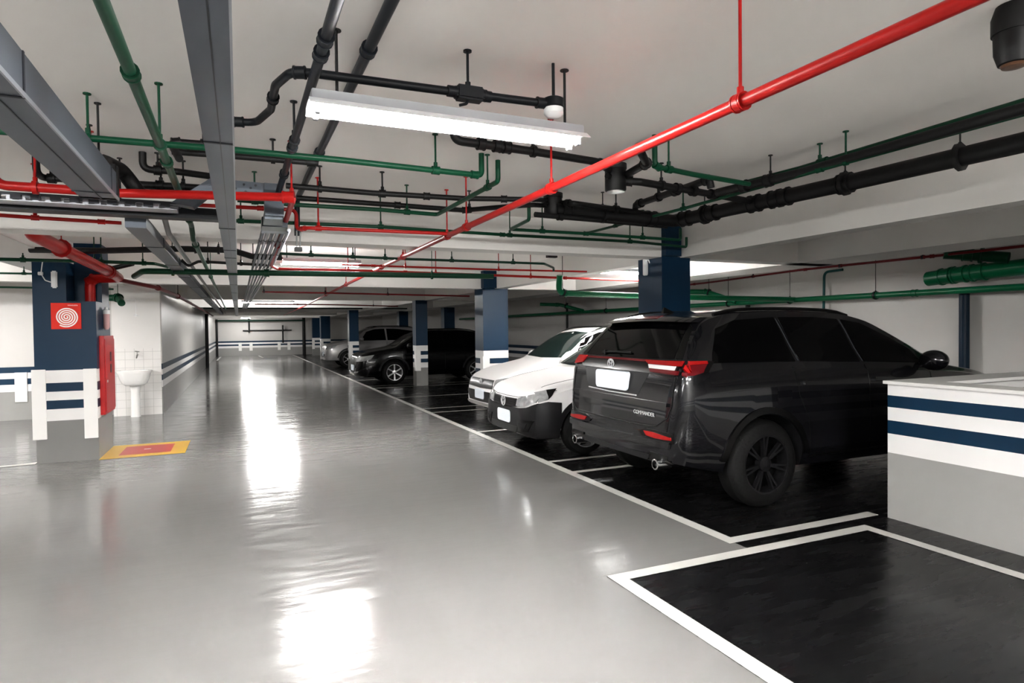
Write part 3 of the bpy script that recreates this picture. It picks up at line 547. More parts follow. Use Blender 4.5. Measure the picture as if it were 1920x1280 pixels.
lamp(.12, .70, 41.5, 2.40, 'small farthest lamp in front of the end wall', grp=None)
lamp(5.12, 6.2, 8.4, 2.43, 'tube lamp above the white cars behind the nearest blue column', grp=None)
lamp(-5.6, -4.4, 8.4, 2.44, 'tube lamp beyond the left edge', grp='lamps outside the frame')
for k, (x, y) in enumerate(((1.0, -2.8), (.2, -4.4), (-3.4, .8), (-5.4, 11.0), (-3.4, -3.0), (2.6, -3.4), (-3.2, -1.0))):  # unseen bare lamps added to brighten the ceiling, parapet and left side
    lamp(x, x + 1.2, y, 2.44, 'fill tube lamp added outside the frame', True, grp='lamps outside the frame')

# ceiling conduit boxes and sensors
r = empty('junction_box', (.894, 2.45, 2.50), 'black junction box on the curved conduit above the lamp', 'junction box')
mb = MB(); mb.box((.835, 2.425, 2.495), (.955, 2.485, 2.552), .008); mb.tube([(.80, 2.452, 2.523), (.99, 2.452, 2.523)], .023, 12); part(mb.build('box_body', M['darkgrey'], None, True), r)
mb = MB(); mb.tube(fillet([(.89, 2.45, 2.50), (.88, 2.45, 2.48), (.85, 2.45, 2.47)], .01), .006, 8); part(mb.build('cable', M['darkgrey'], None, True), r)
r = empty('presence_sensor', (1.27, 2.43, 2.47), 'white round sensor under the black box at the conduit end', 'sensor')
mb = MB(); mb.lathe([(.04, 2.505), (.045, 2.51), (.045, 2.545), (.035, 2.55)], (1.275, 2.43, 0)); mb.tube([(1.275, 2.43, 2.54), (1.275, 2.43, CEIL)], .007, 8); part(mb.build('box_body', M['darkgrey'], None, True), r)
mb = MB(); mb.lathe([(.012, 2.462), (.03, 2.468), (.043, 2.482), (.043, 2.505)], (1.275, 2.43, 0)); part(mb.build('sensor_lens', M['sensor'], None, True), r)
r = empty('presence_sensor', (.44, 8.3, 2.4), 'small red-topped white sensor at the end of the second lamp', 'sensor')
part(box('sensor_body', (.40, 8.26, 2.40), (.52, 8.34, 2.44), M['sensor'], None, .008), r); part(box('sensor_cap', (.395, 8.255, 2.44), (.525, 8.345, 2.475), M['darkred'], None, .008), r)
r = empty('emergency_light', (4.35, 8.4, 2.6), 'small black box light under the ceiling past the first beam', 'emergency light')
part(box('light_body', (4.27, 8.36, 2.61), (4.43, 8.44, 2.655), M['black'], None, .004), r); mb = MB(); mb.tube([(4.35, 8.4, 2.65), (4.35, 8.4, CEIL)], .008); part(mb.build('stem', M['black']), r)
r = empty('hanging_box', (.43, 5.0, 2.2), 'small black box hanging on two grey rods below the red elbow', 'hanging box')
part(box('box_body', (.40, 4.97, 2.155), (.455, 5.03, 2.185), M['black'], None, .003), r)
mb = MB(); mb.tube([(.418, 5.0, 2.18), (.418, 5.0, 2.31)], .006); mb.tube([(.44, 5.0, 2.18), (.445, 5.0, 2.31)], .006); part(mb.build('rods', M['palepipe']), r)

# ---------------------------------------------------------------- columns
def column(x0, x1, y0, y1, label, z1=2.36, guard=True, tall=None):
    r = empty('column', (x0, y0, 0), label, 'column')
    part(box('shaft', (x0, y0, 0), (x1, y1, z1), M['column']), r)
    if tall: part(box('upper_shaft', tall[0], tall[1], M['column']), r)
    if guard:
        mb = MB(); mb.box((x0 - .022, y0 - .022, .42), (x0 + .12, y0, 1.0)); part(mb.build('corner_guard', M['white']), r)
        mb = MB(); mb.box((x0 - .022, y0, .42), (x0, y0 + .13, 1.0)); part(mb.build('corner_guard', M['white']), r)
    return r
column(4.46, 4.865, 5.875, 6.335, 'nearest blue column standing behind the tall dark car', tall=((4.46, 5.80, 2.36), (4.68, 5.88, CEIL)), guard=False)
mb = MB(); mb.box((4.46, 5.80, 0), (4.68, 5.875, 2.36))
column(4.46, 5.0, 11.6, 12.07, 'blue and white column beside the farther white car', tall=((4.44, 11.5, 2.36), (4.76, 11.645, CEIL)))
column(4.46, 4.79, 16.75, 17.1, 'slim blue and white striped column in front of the black hatchback')
column(4.03, 4.40, 25.3, 25.7, 'blue column with white guard in front of the silver car')
column(4.12, 4.62, 35.4, 35.9, 'distant blue column partly behind the silver car nose')
column(4.22, 4.75, 40.6, 41.0, 'farthest slim blue column with white guards near the end wall')
column(6.4, 6.8, 26.8, 27.2, 'dark blue column rising behind the silver car roof', guard=False)
column(6.9, 7.3, 21.9, 22.3, 'dark blue column beyond the black hatchback roof', guard=False)
# white emergency lamp on nearest column
r = empty('emergency_light', (4.45, 6.2, 2.2), 'white oblong emergency light on the nearest blue column', 'emergency light')
part(box('light_body', (4.425, 6.13, 2.16), (4.46, 6.20, 2.36), M['sensor'], None, .008), r)
mb = MB(); mb.tube(fillet([(4.44, 6.13, 2.33), (4.44, 6.10, 2.34), (4.44, 6.08, 2.30)], .01), .006); part(mb.build('cable', M['sensor']), r)

# hydrant pillar
r = empty('column', (-2.23, 9.08, 0), 'wide blue hydrant pillar with white guards at the left', 'column')
mb = MB(); mb.add([(-2.235, 9.08, 0), (-1.60, 9.08, 0), (-1.60, 9.98, 0), (-2.235, 9.98, 0), (-2.235, 9.08, 1.945), (-1.60, 9.08, 1.945), (-1.60, 9.98, 1.945), (-2.235, 9.98, 1.945)],
                  [(3, 2, 1, 0), (4, 5, 6, 7), (0, 1, 5, 4), (1, 2, 6, 5), (2, 3, 7, 6), (3, 0, 4, 7)]); part(mb.build('shaft', M['column']), r)
part(box('upper_shaft', (-2.235, 9.082, 1.945), (-1.90, 9.98, 2.43), M['column']), r)
part(box('recessed_shaft', (-1.90, 9.50, 1.945), (-1.605, 9.97, CEIL), M['column']), r)
part(box('corner_guard', (-2.262, 9.05, .29), (-2.125, 9.08, 1.125), M['white'], None, .003), r)
part(box('corner_guard', (-1.745, 9.05, .27), (-1.605, 9.08, 1.12), M['white'], None, .003), r)
# hydrant cabinet
r = empty('hydrant_cabinet', (-1.60, 9.25, .53), 'tall red fire hydrant cabinet on the side of the blue pillar', 'hydrant cabinet')
part(box('cabinet_body', (-1.60, 9.20, .53), (-1.545, 9.86, 1.52), M['cab_red'], None, .004), r)
part(box('door', (-1.545, 9.22, .56), (-1.535, 9.84, 1.48), M['cab_red'], None, .003), r)
part(box('window_slot', (-1.536, 9.52, 1.19), (-1.532, 9.60, 1.31), M['gloss']), r)
part(box('window_slot', (-1.536, 9.52, 1.04), (-1.532, 9.60, 1.15), M['gloss']), r)
part(box('latch', (-1.536, 9.28, .93), (-1.525, 9.31, .96), M['steel']), r)
# sign
r = empty('fire_hose_sign', (-1.90, 9.07, 1.76), 'square red hose reel sign with white spiral on the blue pillar', 'sign')
part(box('sign_panel', (-2.055, 9.066, 1.608), (-1.752, 9.08, 1.922), M['sign_red']), r)
mb = MB(); N = 160; vv = []; ff = []
for i in range(N + 1):
    a = i / N * 2 * PI * 4.6; rad = .006 + .112 * i / N; wd = .0075
    ca, sa = math.cos(a + PI / 2), math.sin(a + PI / 2)
    for q in (rad - wd, rad + wd): vv.append((-1.900 - q * ca, 9.0645, 1.752 + q * sa))
for i in range(N): ff.append((2 * i, 2 * i + 1, 2 * i + 3, 2 * i + 2))
mb.add(vv, ff); part(mb.build('spiral', M['sign_white']), r)
def to_mesh(o):
    dg = bpy.context.evaluated_depsgraph_get(); me = bpy.data.meshes.new_from_object(o.evaluated_get(dg)); n = o.name; cu = o.data
    bpy.data.objects.remove(o); bpy.data.curves.remove(cu); q = bpy.data.objects.new(n, me); COL.objects.link(q); return q
def text(s, name, size, loc, rot, m, root, ext=.001, sx=1):
    c = bpy.data.curves.new(name, 'FONT'); c.body = s; c.size = size; c.extrude = ext; c.align_x = 'LEFT'
    o = bpy.data.objects.new(name, c); COL.objects.link(o); c.materials.append(m)
    o.matrix_world = Matrix.Translation(loc) @ rot @ Matrix.Diagonal((sx, 1, 1, 1))
    mw = o.matrix_world.copy(); o = to_mesh(o); o.parent = root; o.matrix_parent_inverse = Matrix.Translation(-root.location); o.matrix_basis = mw
    return o
RY = Matrix.Rotation(PI / 2, 4, 'X')
text('MANGUEIRA', 'lettering', .018, (-1.885, 9.0645, 1.888), RY, M['sign_white'], r)
# flask-like wall sign / alarm on the side
r = empty('fire_alarm', (-1.6, 9.55, 1.7), 'slim pale rose alarm with white cap on the pillar side above the cabinet', 'fire alarm')
mb = MB(); mb.lathe([(.02, 1.60), (.035, 1.63), (.037, 1.80), (.03, 1.81)], (-1.565, 9.52, 0)); part(mb.build('alarm_body', M['rose'], None, True), r)
mb = MB(); mb.lathe([(.042, 1.80), (.042, 1.85), (.02, 1.86), (.015, 1.89)], (-1.565, 9.52, 0)); part(mb.build('alarm_cap', M['sensor'], None, True), r)
# emergency light on the pillar
r = empty('emergency_light', (-2.0, 9.07, 2.2), 'white oblong emergency light with cable on the hydrant pillar', 'emergency light')
part(box('light_body', (-2.04, 9.035, 2.10), (-1.98, 9.08, 2.305), M['sensor'], None, .012), r)
mb = MB(); mb.tube(fillet([(-2.045, 9.06, 2.17), (-2.10, 9.06, 2.19), (-2.14, 9.06, 2.27), (-2.12, 9.06, 2.42)], .03), .006, 8); part(mb.build('cable', M['sensor'], None, True), r)
mb = MB(); mb.box((-2.17, 9.045, 2.25), (-2.12, 9.08, 2.29), .005); part(mb.build('plug', M['sensor'], None, True), r)
# wire rings left of the pillar
for i, z in enumerate((1.79, 1.60)):
    mb = MB(); mb.tube([(-2.245 + -.06 * math.cos(a) , 9.4, z + .06 * math.sin(a)) for a in [k * 2 * PI / 20 - .6 for k in range(21)]], .005, 6)
    tag(mb.build('wire_hook', M['steel'], None, True), ('upper' if i == 0 else 'lower') + ' round wire hook on the left edge of the hydrant pillar', 'hook')

# guard boards on walls
for (x, y, t) in ((-3.62, 13.9, 'white guard board on the striped wall left of the hydrant pillar'), (.08, 43.5, 'white guard board on the end wall, first from the left'), (.72, 43.5, 'white guard board on the end wall, second from the left'),
                  (2.42, 43.5, 'white guard board on the end wall, third from the left'), (3.02, 43.5, 'white guard board on the end wall, last on the right')):
    o = box('guard_board', (x - .09, y - .03, .33), (x + .09, y, .86), M['white']); tag(o, t, 'guard board')

# ---------------------------------------------------------------- wash basin
r = empty('washbasin', (-1.78, 13.3, 0), 'white pedestal washbasin against the tiled pier', 'washbasin')
def ring(cx, cy, z, a, b, p=3.2, n=32):
    o = []
    for k in range(n):
        t = 2 * PI * k / n; c, s = math.cos(t), math.sin(t)
        o.append((cx + a * abs(c) ** (2 / p) * (1 if c > 0 else -1), cy + b * abs(s) ** (2 / p) * (1 if s > 0 else -1), z))
    return o
def loft(name, rings, m, root):
    n = len(rings[0]); v = [q for rg in rings for q in rg]; f = []
    for i in range(len(rings) - 1):
        for k in range(n): f.append((i * n + k, i * n + (k + 1) % n, (i + 1) * n + (k + 1) % n, (i + 1) * n + k))
    f.append(tuple(range(n))); f.append(tuple((len(rings) - 1) * n + k for k in range(n)))
    mb = MB(); mb.add(v, f); return part(mb.build(name, m, None, True, 50), root)
cx, cy = -1.775, 13.34
loft('basin', [ring(cx, cy + .02, .585, .15, .13), ring(cx, cy + .02, .62, .20, .16), ring(cx, cy + .01, .70, .235, .19), ring(cx, cy, .80, .262, .205), ring(cx, cy, .835, .285, .215), ring(cx, cy, .86, .285, .215),
               ring(cx, cy, .865, .275, .205), ring(cx, cy - .02, .862, .225, .145), ring(cx, cy - .02, .80, .20, .12), ring(cx, cy - .02, .74, .12, .08)], M['ceramic'], r)
loft('pedestal', [ring(cx, cy + .06, 0, .085, .085, 2.4), ring(cx, cy + .06, .03, .08, .08, 2.4), ring(cx, cy + .06, .45, .075, .075, 2.4), ring(cx, cy + .06, .60, .09, .085, 2.4)], M['ceramic'], r)
r = empty('tap', (-1.74, 13.56, 1.15), 'small steel tap on the tiled wall above the washbasin', 'tap')
mb = MB(); mb.tube(fillet([(-1.74, 13.56, 1.14), (-1.74, 13.46, 1.14), (-1.75, 13.43, 1.08)], .02), .013, 10); mb.tube([(-1.74, 13.48, 1.15), (-1.74, 13.48, 1.20)], .01, 10); part(mb.build('spout', M['steel'], None, True), r)
mb = MB(); mb.tube([(-1.775, 13.48, 1.21), (-1.705, 13.48, 1.20)], .009, 8); part(mb.build('handle', M['steel'], None, True), r)
mb = MB(); mb.tube([(-1.55, 11.95, 2.10), (-1.55, 11.95, 1.86)], .003, 6); mb.lathe([(.035, 1.83), (.03, 1.845), (.008, 1.862)], (-1.55, 11.95, 0), n=14)
mb.tube([(-1.55, 11.95, 2.1), (-1.70, 11.95, 2.1)], .003, 6)
tag(mb.build('pull_cord', M['sensor'], None, True), 'thin cord with white bell end hanging from the green trap', 'cord')

# ---------------------------------------------------------------- cars
def interp(keys, xs):
    k = np.array(keys, float); X, Y = k[:, 0], k[:, 1]
    d = np.diff(Y) / np.diff(X); mm = np.zeros(len(X)); mm[0], mm[-1] = d[0], d[-1]
    for i in range(1, len(X) - 1):
        if d[i - 1] * d[i] > 0:
            h0, h1 = X[i] - X[i - 1], X[i + 1] - X[i]; w1, w2 = 2 * h1 + h0, h1 + 2 * h0
            mm[i] = (w1 + w2) / (w1 / d[i - 1] + w2 / d[i])
    out = []
    for x in xs:
        i = int(np.clip(np.searchsorted(X, x) - 1, 0, len(X) - 2)); h = X[i + 1] - X[i]; t = min(1, max(0, (x - X[i]) / h))
        out.append((2 * t**3 - 3 * t**2 + 1) * Y[i] + (t**3 - 2 * t**2 + t) * h * mm[i] + (-2 * t**3 + 3 * t**2) * Y[i + 1] + (t**3 - t**2) * h * mm[i + 1])
    return out

class Car:
    def __init__(s, label, cat, loc, L, zt, zs, zb, w, wt, paint, wheels, r, track, well=.06, lower=None):
        s.root = empty('car', loc, label, cat)
        s.loc = Vector(loc)
        xs = sorted(set([round(v, 4) for v in list(np.linspace(0, .5, 22)) + list(np.linspace(.5, L - .5, 44)) + list(np.linspace(L - .5, L, 20))]))
        ZT, ZS, ZB, WW, WT = (interp(k, xs) for k in (zt, zs, zb, w, wt))
        v = []; NS = None
        for x, t, sh, b, ww, wr in zip(xs, ZT, ZS, ZB, WW, WT):
            sh = min(sh, t - .012); h = max(.012, t - sh); k = min(1, h / .35)
            wr = min(wr, ww * .955)
            pr = [(0, b), (ww * .80, b), (ww * .93, b + .03), (ww * .985, b + .22 * (sh - b)), (ww, b + .55 * (sh - b)), (ww * .99, b + .82 * (sh - b)), (ww * .965, sh - .012 * k), (ww * .945, sh + .01 * k),
                  (wr + (ww * .93 - wr) * .62, sh + h * .33), (wr + (ww * .93 - wr) * .25, sh + h * .66), (wr, t - .085 * k), (wr * .955, t - .038 * k), (wr * .82, t - .014 * k), (wr * .45, t - .003 * k), (0, t)]
            full = [(-y, z) for y, z in pr] + [(y, z) for y, z in pr[-2:0:-1]]
            NS = len(full)
            v += [(x, y, z) for y, z in full]
        f = []
        for i in range(len(xs) - 1):
            for k in range(NS): f.append((i * NS + k, i * NS + (k + 1) % NS, (i + 1) * NS + (k + 1) % NS, (i + 1) * NS + k))
        f.append(tuple(range(NS - 1, -1, -1))); f.append(tuple((len(xs) - 1) * NS + k for k in range(NS)))
        mb = MB(); mb.add(v, f); tmp = mb.build('body', M[paint], None, True, 180)
        s.bvh = BVHTree.FromPolygons([Vector(p) for p in v], f)
        W = max(WW); mc = MB()
        for wx in wheels:
            for sd in (-1, 1):
                mc.tube([(wx, sd * (W - .30), r), (wx, sd * (W + .2), r)], r + well, 40)
        cut = mc.build('cutter', None)
        md = tmp.modifiers.new('b', 'BOOLEAN'); md.operation = 'DIFFERENCE'; md.object = cut; md.solver = 'EXACT'
        bpy.context.view_layer.update()
        dg = bpy.context.evaluated_depsgraph_get()
        me = bpy.data.meshes.new_from_object(tmp.evaluated_get(dg)); me.name = 'body'
        tmp.modifiers.clear(); old = tmp.data; tmp.data = me; bpy.data.meshes.remove(old)
        cm = cut.data; bpy.data.objects.remove(cut); bpy.data.meshes.remove(cm)
        me.materials.clear(); me.materials.append(M[paint]); me.materials.append(M['plastic'])
        for p in me.polygons:
            p.use_smooth = True; p.material_index = 0
            c = p.center
            if lower and c.z < lower: p.material_index = 1
            for wx in wheels:
                d = math.hypot(c.x - wx, c.z - r)
                if d < r + well + .004 and abs(c.y) < W + .1 and abs(p.normal.y) < .9 and abs(d - (r + well)) < .006: p.material_index = 1
        me.set_sharp_from_angle(angle=math.radians(32))
        tmp.parent = s.root; s.body = tmp; s.r = r; s.W = W; s.track = track; s.wheels = wheels; s.L = L
    def hit(s, ax, a, b):
        o, d = {'-x': ((-2, a, b), (1, 0, 0)), '+x': ((9, a, b), (-1, 0, 0)), '-y': ((a, -3, b), (0, 1, 0)), '+y': ((a, 3, b), (0, -1, 0)), '+z': ((a, b, 4), (0, 0, -1))}[ax]
        h = s.bvh.ray_cast(Vector(o), Vector(d))
        return (h[0], Vector(d), h[1]) if h[0] is not None else (None, Vector(d), None)
    def patch(s, name, ax, top, bot, m, off=.005, nu=14, nv=5, thick=.02, parent=None, label=None):
        def rs(pl, n):
            pl = [Vector((p[0], p[1])) for p in pl]; d = [0]
            for a, b in zip(pl, pl[1:]): d.append(d[-1] + (b - a).length)
            out = []
            for i in range(n + 1):
                t = d[-1] * i / n; j = 0
                while j < len(pl) - 2 and d[j + 1] < t: j += 1
                out.append(pl[j].lerp(pl[j + 1], (t - d[j]) / max(1e-9, d[j + 1] - d[j])))
            return out
        A, B = rs(top, nu), rs(bot, nu); g = []; last = None
        for j in range(nv + 1):
            row = []
            for i in range(nu + 1):
                p = A[i].lerp(B[i], j / nv); h, d, n = s.hit(ax, p.x, p.y)
                if h is None:
                    q = {'-x': (0, p.x, p.y), '+x': (s.L, p.x, p.y), '-y': (p.x, -s.W, p.y), '+y': (p.x, s.W, p.y), '+z': (p.x, p.y, 1)}[ax]
                    h = s.bvh.find_nearest(Vector(q))[0]
                row.append((h, d))
            g.append(row)
        v = [h - d * off for row in g for h, d in row] + [h + d * thick for row in g for h, d in row]
        n1 = nu + 1; N = n1 * (nv + 1); f = []
        for j in range(nv):
            for i in range(nu):
                a = j * n1 + i; f.append((a, a + 1, a + n1 + 1, a + n1)); f.append((N + a, N + a + n1, N + a + n1 + 1, N + a + 1))
        for i in range(nu): f.append((i, N + i, N + i + 1, i + 1)); a = nv * n1 + i; f.append((a, a + 1, N + a + 1, N + a))
        for j in range(nv): a = j * n1; f.append((a, a + n1, N + a + n1, N + a)); a = j * n1 + nu; f.append((a, N + a, N + a + n1, a + n1))
        mb = MB(); mb.add(v, f); o = mb.build(name, M[m], parent or s.root, True, 35)
        if label: o['label'] = label
        return o
    def seam(s, ax, pts, r=.004, m='gloss', name='panel_gap', parent=None, off=.0, closed=False):
        q = []
        if closed: pts = list(pts) + [pts[0]]
        for a, b in zip(pts, pts[1:]):
            n = max(2, int(math.hypot(b[0] - a[0], b[1] - a[1]) / .04))
            for i in range(n + (1 if (b is pts[-1]) else 0)):
                t = i / n; h, d, _ = s.hit(ax, a[0] + (b[0] - a[0]) * t, a[1] + (b[1] - a[1]) * t)
                if h is not None: q.append(h - d * off)
        if len(q) < 2: return None
        mb = MB(); mb.tube(q, r, 6); return mb.build(name, M[m], parent or s.root, True)
    def wheel(s, wx, sd, rim, spokes, w=.23, double=False, tyre_in=.0):
        r = s.r; y1 = sd * s.track; y0 = sd * (s.track - w)
        mb = MB(); ro = r * .67
        prof = [(ro, 0), (ro + .012, .0), (r * .90, .012), (r - .022, .03), (r - .006, .05)]
        full = [(a, y1 - sd * b) for a, b in prof] + [(r, y1 - sd * .07)] + [(r - .003, y1 - sd * w * q) for q in (.45, .47, .53, .55)] + [(r, y0 + sd * .07)] + [(a, y0 + sd * b) for a, b in prof[::-1]]
        mb.lathe([(a, b) for a, b in full], (wx, 0, r), 'y', 48, loop=True)
        t = mb.build('wheel', M['tyre'], s.root, True, 50)
        mc = MB()
        mc.lathe([(ro * .94, y1 - sd * .004), (ro + .006, y1 - sd * .002), (ro + .006, y1 - sd * .02), (ro * .99, y1 - sd * .16), (ro * .92, y1 - sd * .16), (ro * .92, y1 - sd * .02)], (wx, 0, r), 'y', 48, loop=True)
        for k in range(spokes):
            a = 2 * PI * k / spokes + PI / 2
            for off in ((-.10, .10) if double else (0,)):
                aa = a + off
                ca, sa = math.cos(aa), math.sin(aa); wi, wo = (.022, .016) if double else (.030, .045)
                P0 = Vector((wx + math.cos(a) * r * .12, 0, r + math.sin(a) * r * .12)); P1 = Vector((wx + ca * ro * .98, 0, r + sa * ro * .98))
                d = (P1 - P0).normalized(); nrm = Vector((-d.z, 0, d.x))
                vs = []
                for P, ww, dep in ((P0, wi, .028), (P1, wo, .012)):
                    for sx in (-1, 1):
                        for dz in (dep, dep + .035): vs.append(P + nrm * ww * sx * .5 + Vector((0, y1 - sd * dz, 0)))
                mc.add(vs, [(0, 2, 6, 4), (1, 5, 7, 3), (0, 1, 3, 2), (4, 6, 7, 5), (0, 4, 5, 1), (2, 3, 7, 6)])
        mc.lathe([(.02, y1 - sd * .012), (r * .17, y1 - sd * .02), (r * .19, y1 - sd * .07)], (wx, 0, r), 'y', 24)
        mc.build('rim', M[rim], t, True, 30)
        md = MB(); md.lathe([(.05, y1 - sd * .11), (ro * .92, y1 - sd * .115), (ro * .92, y1 - sd * .125)], (wx, 0, r), 'y', 32); md.build('brake_disc', M['gloss'], t, True)
        return t
    def emblem_vw(s, y, z, r):
        h, d, n = s.hit('-x', y, z); x = h.x - .012; mb = MB()
        mb.tube([(x, y + r * math.cos(a), z + r * math.sin(a)) for a in [k * 2 * PI / 28 for k in range(29)]], r * .09, 8)
        def bar(p, q):
            mb.tube([(x, y - p[0] * r, z + p[1] * r), (x, y - q[0] * r, z + q[1] * r)], r * .075, 6)
        for p, q in (((-.42, .80), (0, .14)), ((.42, .80), (0, .14)), ((-.85, .30), (-.40, -.80)), ((-.40, -.80), (0, -.04)), ((0, -.04), (.40, -.80)), ((.40, -.80), (.85, .30))): bar(p, q)
        return mb.build('emblem', M['badge'], s.root, True)
    def plate(s, y, z, w=.50, h=.165, proud=.02):
        hh, d, n = s.hit('-x', y, z); x = min((s.hit('-x', y + a, z + b)[0] or hh).x for a in (-w / 2, 0, w / 2) for b in (-h / 2, h / 2)) - proud
        mb = MB(); rr = .035; pts = []
        for cy, cz, a0 in ((w / 2 - rr, h / 2 - rr, 0), (-w / 2 + rr, h / 2 - rr, 90), (-w / 2 + rr, -h / 2 + rr, 180), (w / 2 - rr, -h / 2 + rr, 270)):
            for k in range(5): a = math.radians(a0 + k * 22.5); pts.append((y + cy + rr * math.cos(a), z + cz + rr * math.sin(a)))
        n = len(pts); mb.add([(x, p, q) for p, q in pts] + [(x + .04, p, q) for p, q in pts], [tuple(range(n)), tuple(range(2 * n - 1, n - 1, -1))] + [(i, n + i, n + (i + 1) % n, (i + 1) % n) for i in range(n)])
        return mb.build('number_plate', M['plate'], s.root)
    def mirror(s, x, z, sd, m='gloss', sc=1.0):
        y = sd * (s.W * .94)
        bm = bmesh.new(); bmesh.ops.create_icosphere(bm, subdivisions=3, radius=1)
        for v in bm.verts: v.co = Vector((x + v.co.x * .085 * sc, y + sd * .13 * sc + v.co.y * .115 * sc, z + v.co.z * .085 * sc))
        mb = MB(); bm.verts.index_update(); mb.add([v.co[:] for v in bm.verts], [[v.index for v in f.verts] for f in bm.faces]); bm.free()
        mb.tube([(x, y - sd * .04, z - .05 * sc), (x, y + sd * .08, z - .04 * sc)], .022 * sc, 8)
        return mb.build('side_mirror', M[m], s.root, True)
    def rail(s, x0, x1, y, m='gloss', r=.016, h=.035):
        q = []
        for i in range(13):
            x = x0 + (x1 - x0) * i / 12; hh = s.hit('+z', x, y)[0]; lift = h * min(1, min(i, 12 - i) / 1.5) + .0
            q.append(hh + Vector((0, 0, lift)))
        mb = MB(); mb.tube(q, r, 8); return mb.build('roof_rail', M[m], s.root, True)

def arch(c, wx, sd, m='plastic', rr=.06, wd=.055):
    """wheel-arch trim hugging the flank"""
    ax = '-y' if sd < 0 else '+y'; R1 = c.r + rr; top = []; bot = []
    for k in range(19):
        a = math.radians(8 + k * (164 / 18)); top.append((wx - math.cos(a) * (R1 + wd), c.r + math.sin(a) * (R1 + wd))); bot.append((wx - math.cos(a) * R1, c.r + math.sin(a) * R1))
    c.patch('wheel_arch_trim', ax, top, bot, m, off=.012, nu=36, nv=2, thick=.03)

# ---- tall dark grey car, rear toward the lane
suv = Car('tall dark grey car parked nearest, tail toward the lane', 'car', (3.17, 4.90, 0), 4.85,
    [(0, .66), (.015, .80), (.035, .98), (.07, 1.17), (.12, 1.26), (.2, 1.37), (.3, 1.50), (.42, 1.615), (.52, 1.655), (.8, 1.70), (1.4, 1.715), (2.0, 1.70), (2.4, 1.64), (2.75, 1.50), (3.1, 1.31), (3.38, 1.165), (3.6, 1.12), (4.1, 1.04), (4.5, .94), (4.72, .82), (4.8, .72), (4.85, .60)],
    [(0, .6), (.07, 1.12), (.15, 1.19), (.6, 1.185), (2.5, 1.13), (3.4, 1.07), (4.1, .97), (4.5, .87), (4.85, .5)],
    [(0, .42), (.25, .36), (.6, .30), (4.2, .28), (4.85, .36)],
    [(0, .80), (.04, .87), (.12, .925), (.28, .955), (.6, .965), (3.9, .965), (4.3, .94), (4.6, .87), (4.78, .74), (4.85, .58)],
    [(0, .76), (.1, .86), (.2, .83), (.42, .745), (1, .715), (2.3, .70), (3.3, .83), (3.8, .86), (4.85, .5)], 'suv', (.90, 3.75), .375, .955, well=.055)
c = suv
for wx in c.wheels:
    for sd in (-1, 1): c.wheel(wx, sd, 'rim_black', 7, double=True, w=.24); arch(c, wx, sd, 'gloss')
# rear glass, tailgate
c.patch('rear_window', '-x', [(.60, 1.575), (.3, 1.60), (0, 1.605), (-.3, 1.60), (-.60, 1.575)], [(.70, 1.285), (.4, 1.278), (0, 1.275), (-.4, 1.278), (-.70, 1.285)], 'glass', nu=20, nv=8)
for sd in (-1, 1): c.patch('pillar_trim', '-x', [(sd * .615, 1.57), (sd * .67, 1.54)], [(sd * .715, 1.285), (sd * .80, 1.29)], 'gloss', off=.004, nu=3, nv=8)
sp = c.patch('spoiler', '-x', [(.66, 1.628), (.3, 1.655), (0, 1.663), (-.3, 1.655), (-.66, 1.628)], [(.67, 1.585), (.3, 1.60), (0, 1.605), (-.3, 1.60), (-.67, 1.585)], 'suv', off=.085, nu=20, nv=4, thick=.0)
c.patch('brake_light', '-x', [(.17, 1.652), (-.17, 1.652)], [(.17, 1.628), (-.17, 1.628)], 'lamp_red', off=.093, nu=6, nv=1, parent=sp)
c.patch('tail_trim', '-x', [(.82, 1.272), (0, 1.272), (-.82, 1.272)], [(.66, 1.165), (.3, 1.16), (0, 1.16), (-.3, 1.158), (-.80, 1.148)], 'gloss', off=.012, nu=20, nv=4)
c.patch('light_bar', '-x', [(.80, 1.264), (0, 1.268), (-.36, 1.264)], [(.80, 1.247), (0, 1.25), (-.36, 1.246)], 'lamp_red_dark', off=.018, nu=16, nv=1)
l = c.patch('tail_lamp', '-x', [(-.34, 1.264), (-.6, 1.266), (-.835, 1.27)], [(-.42, 1.232), (-.6, 1.231), (-.835, 1.228)], 'lamp_red', off=.024, nu=10, nv=2)
c.patch('lamp_strip', '-x', [(-.425, 1.229), (-.79, 1.226)], [(-.455, 1.198), (-.79, 1.194)], 'lamp_white', off=.024, nu=8, nv=1, parent=l)
c.patch('lower_lens', '-x', [(-.455, 1.196), (-.835, 1.192)], [(-.49, 1.168), (-.835, 1.158)], 'lamp_red_dark', off=.023, nu=8, nv=1, parent=l)
l = c.patch('tail_lamp', '-x', [(.64, 1.268), (.835, 1.27)], [(.68, 1.20), (.835, 1.18)], 'lamp_red', off=.024, nu=8, nv=3)
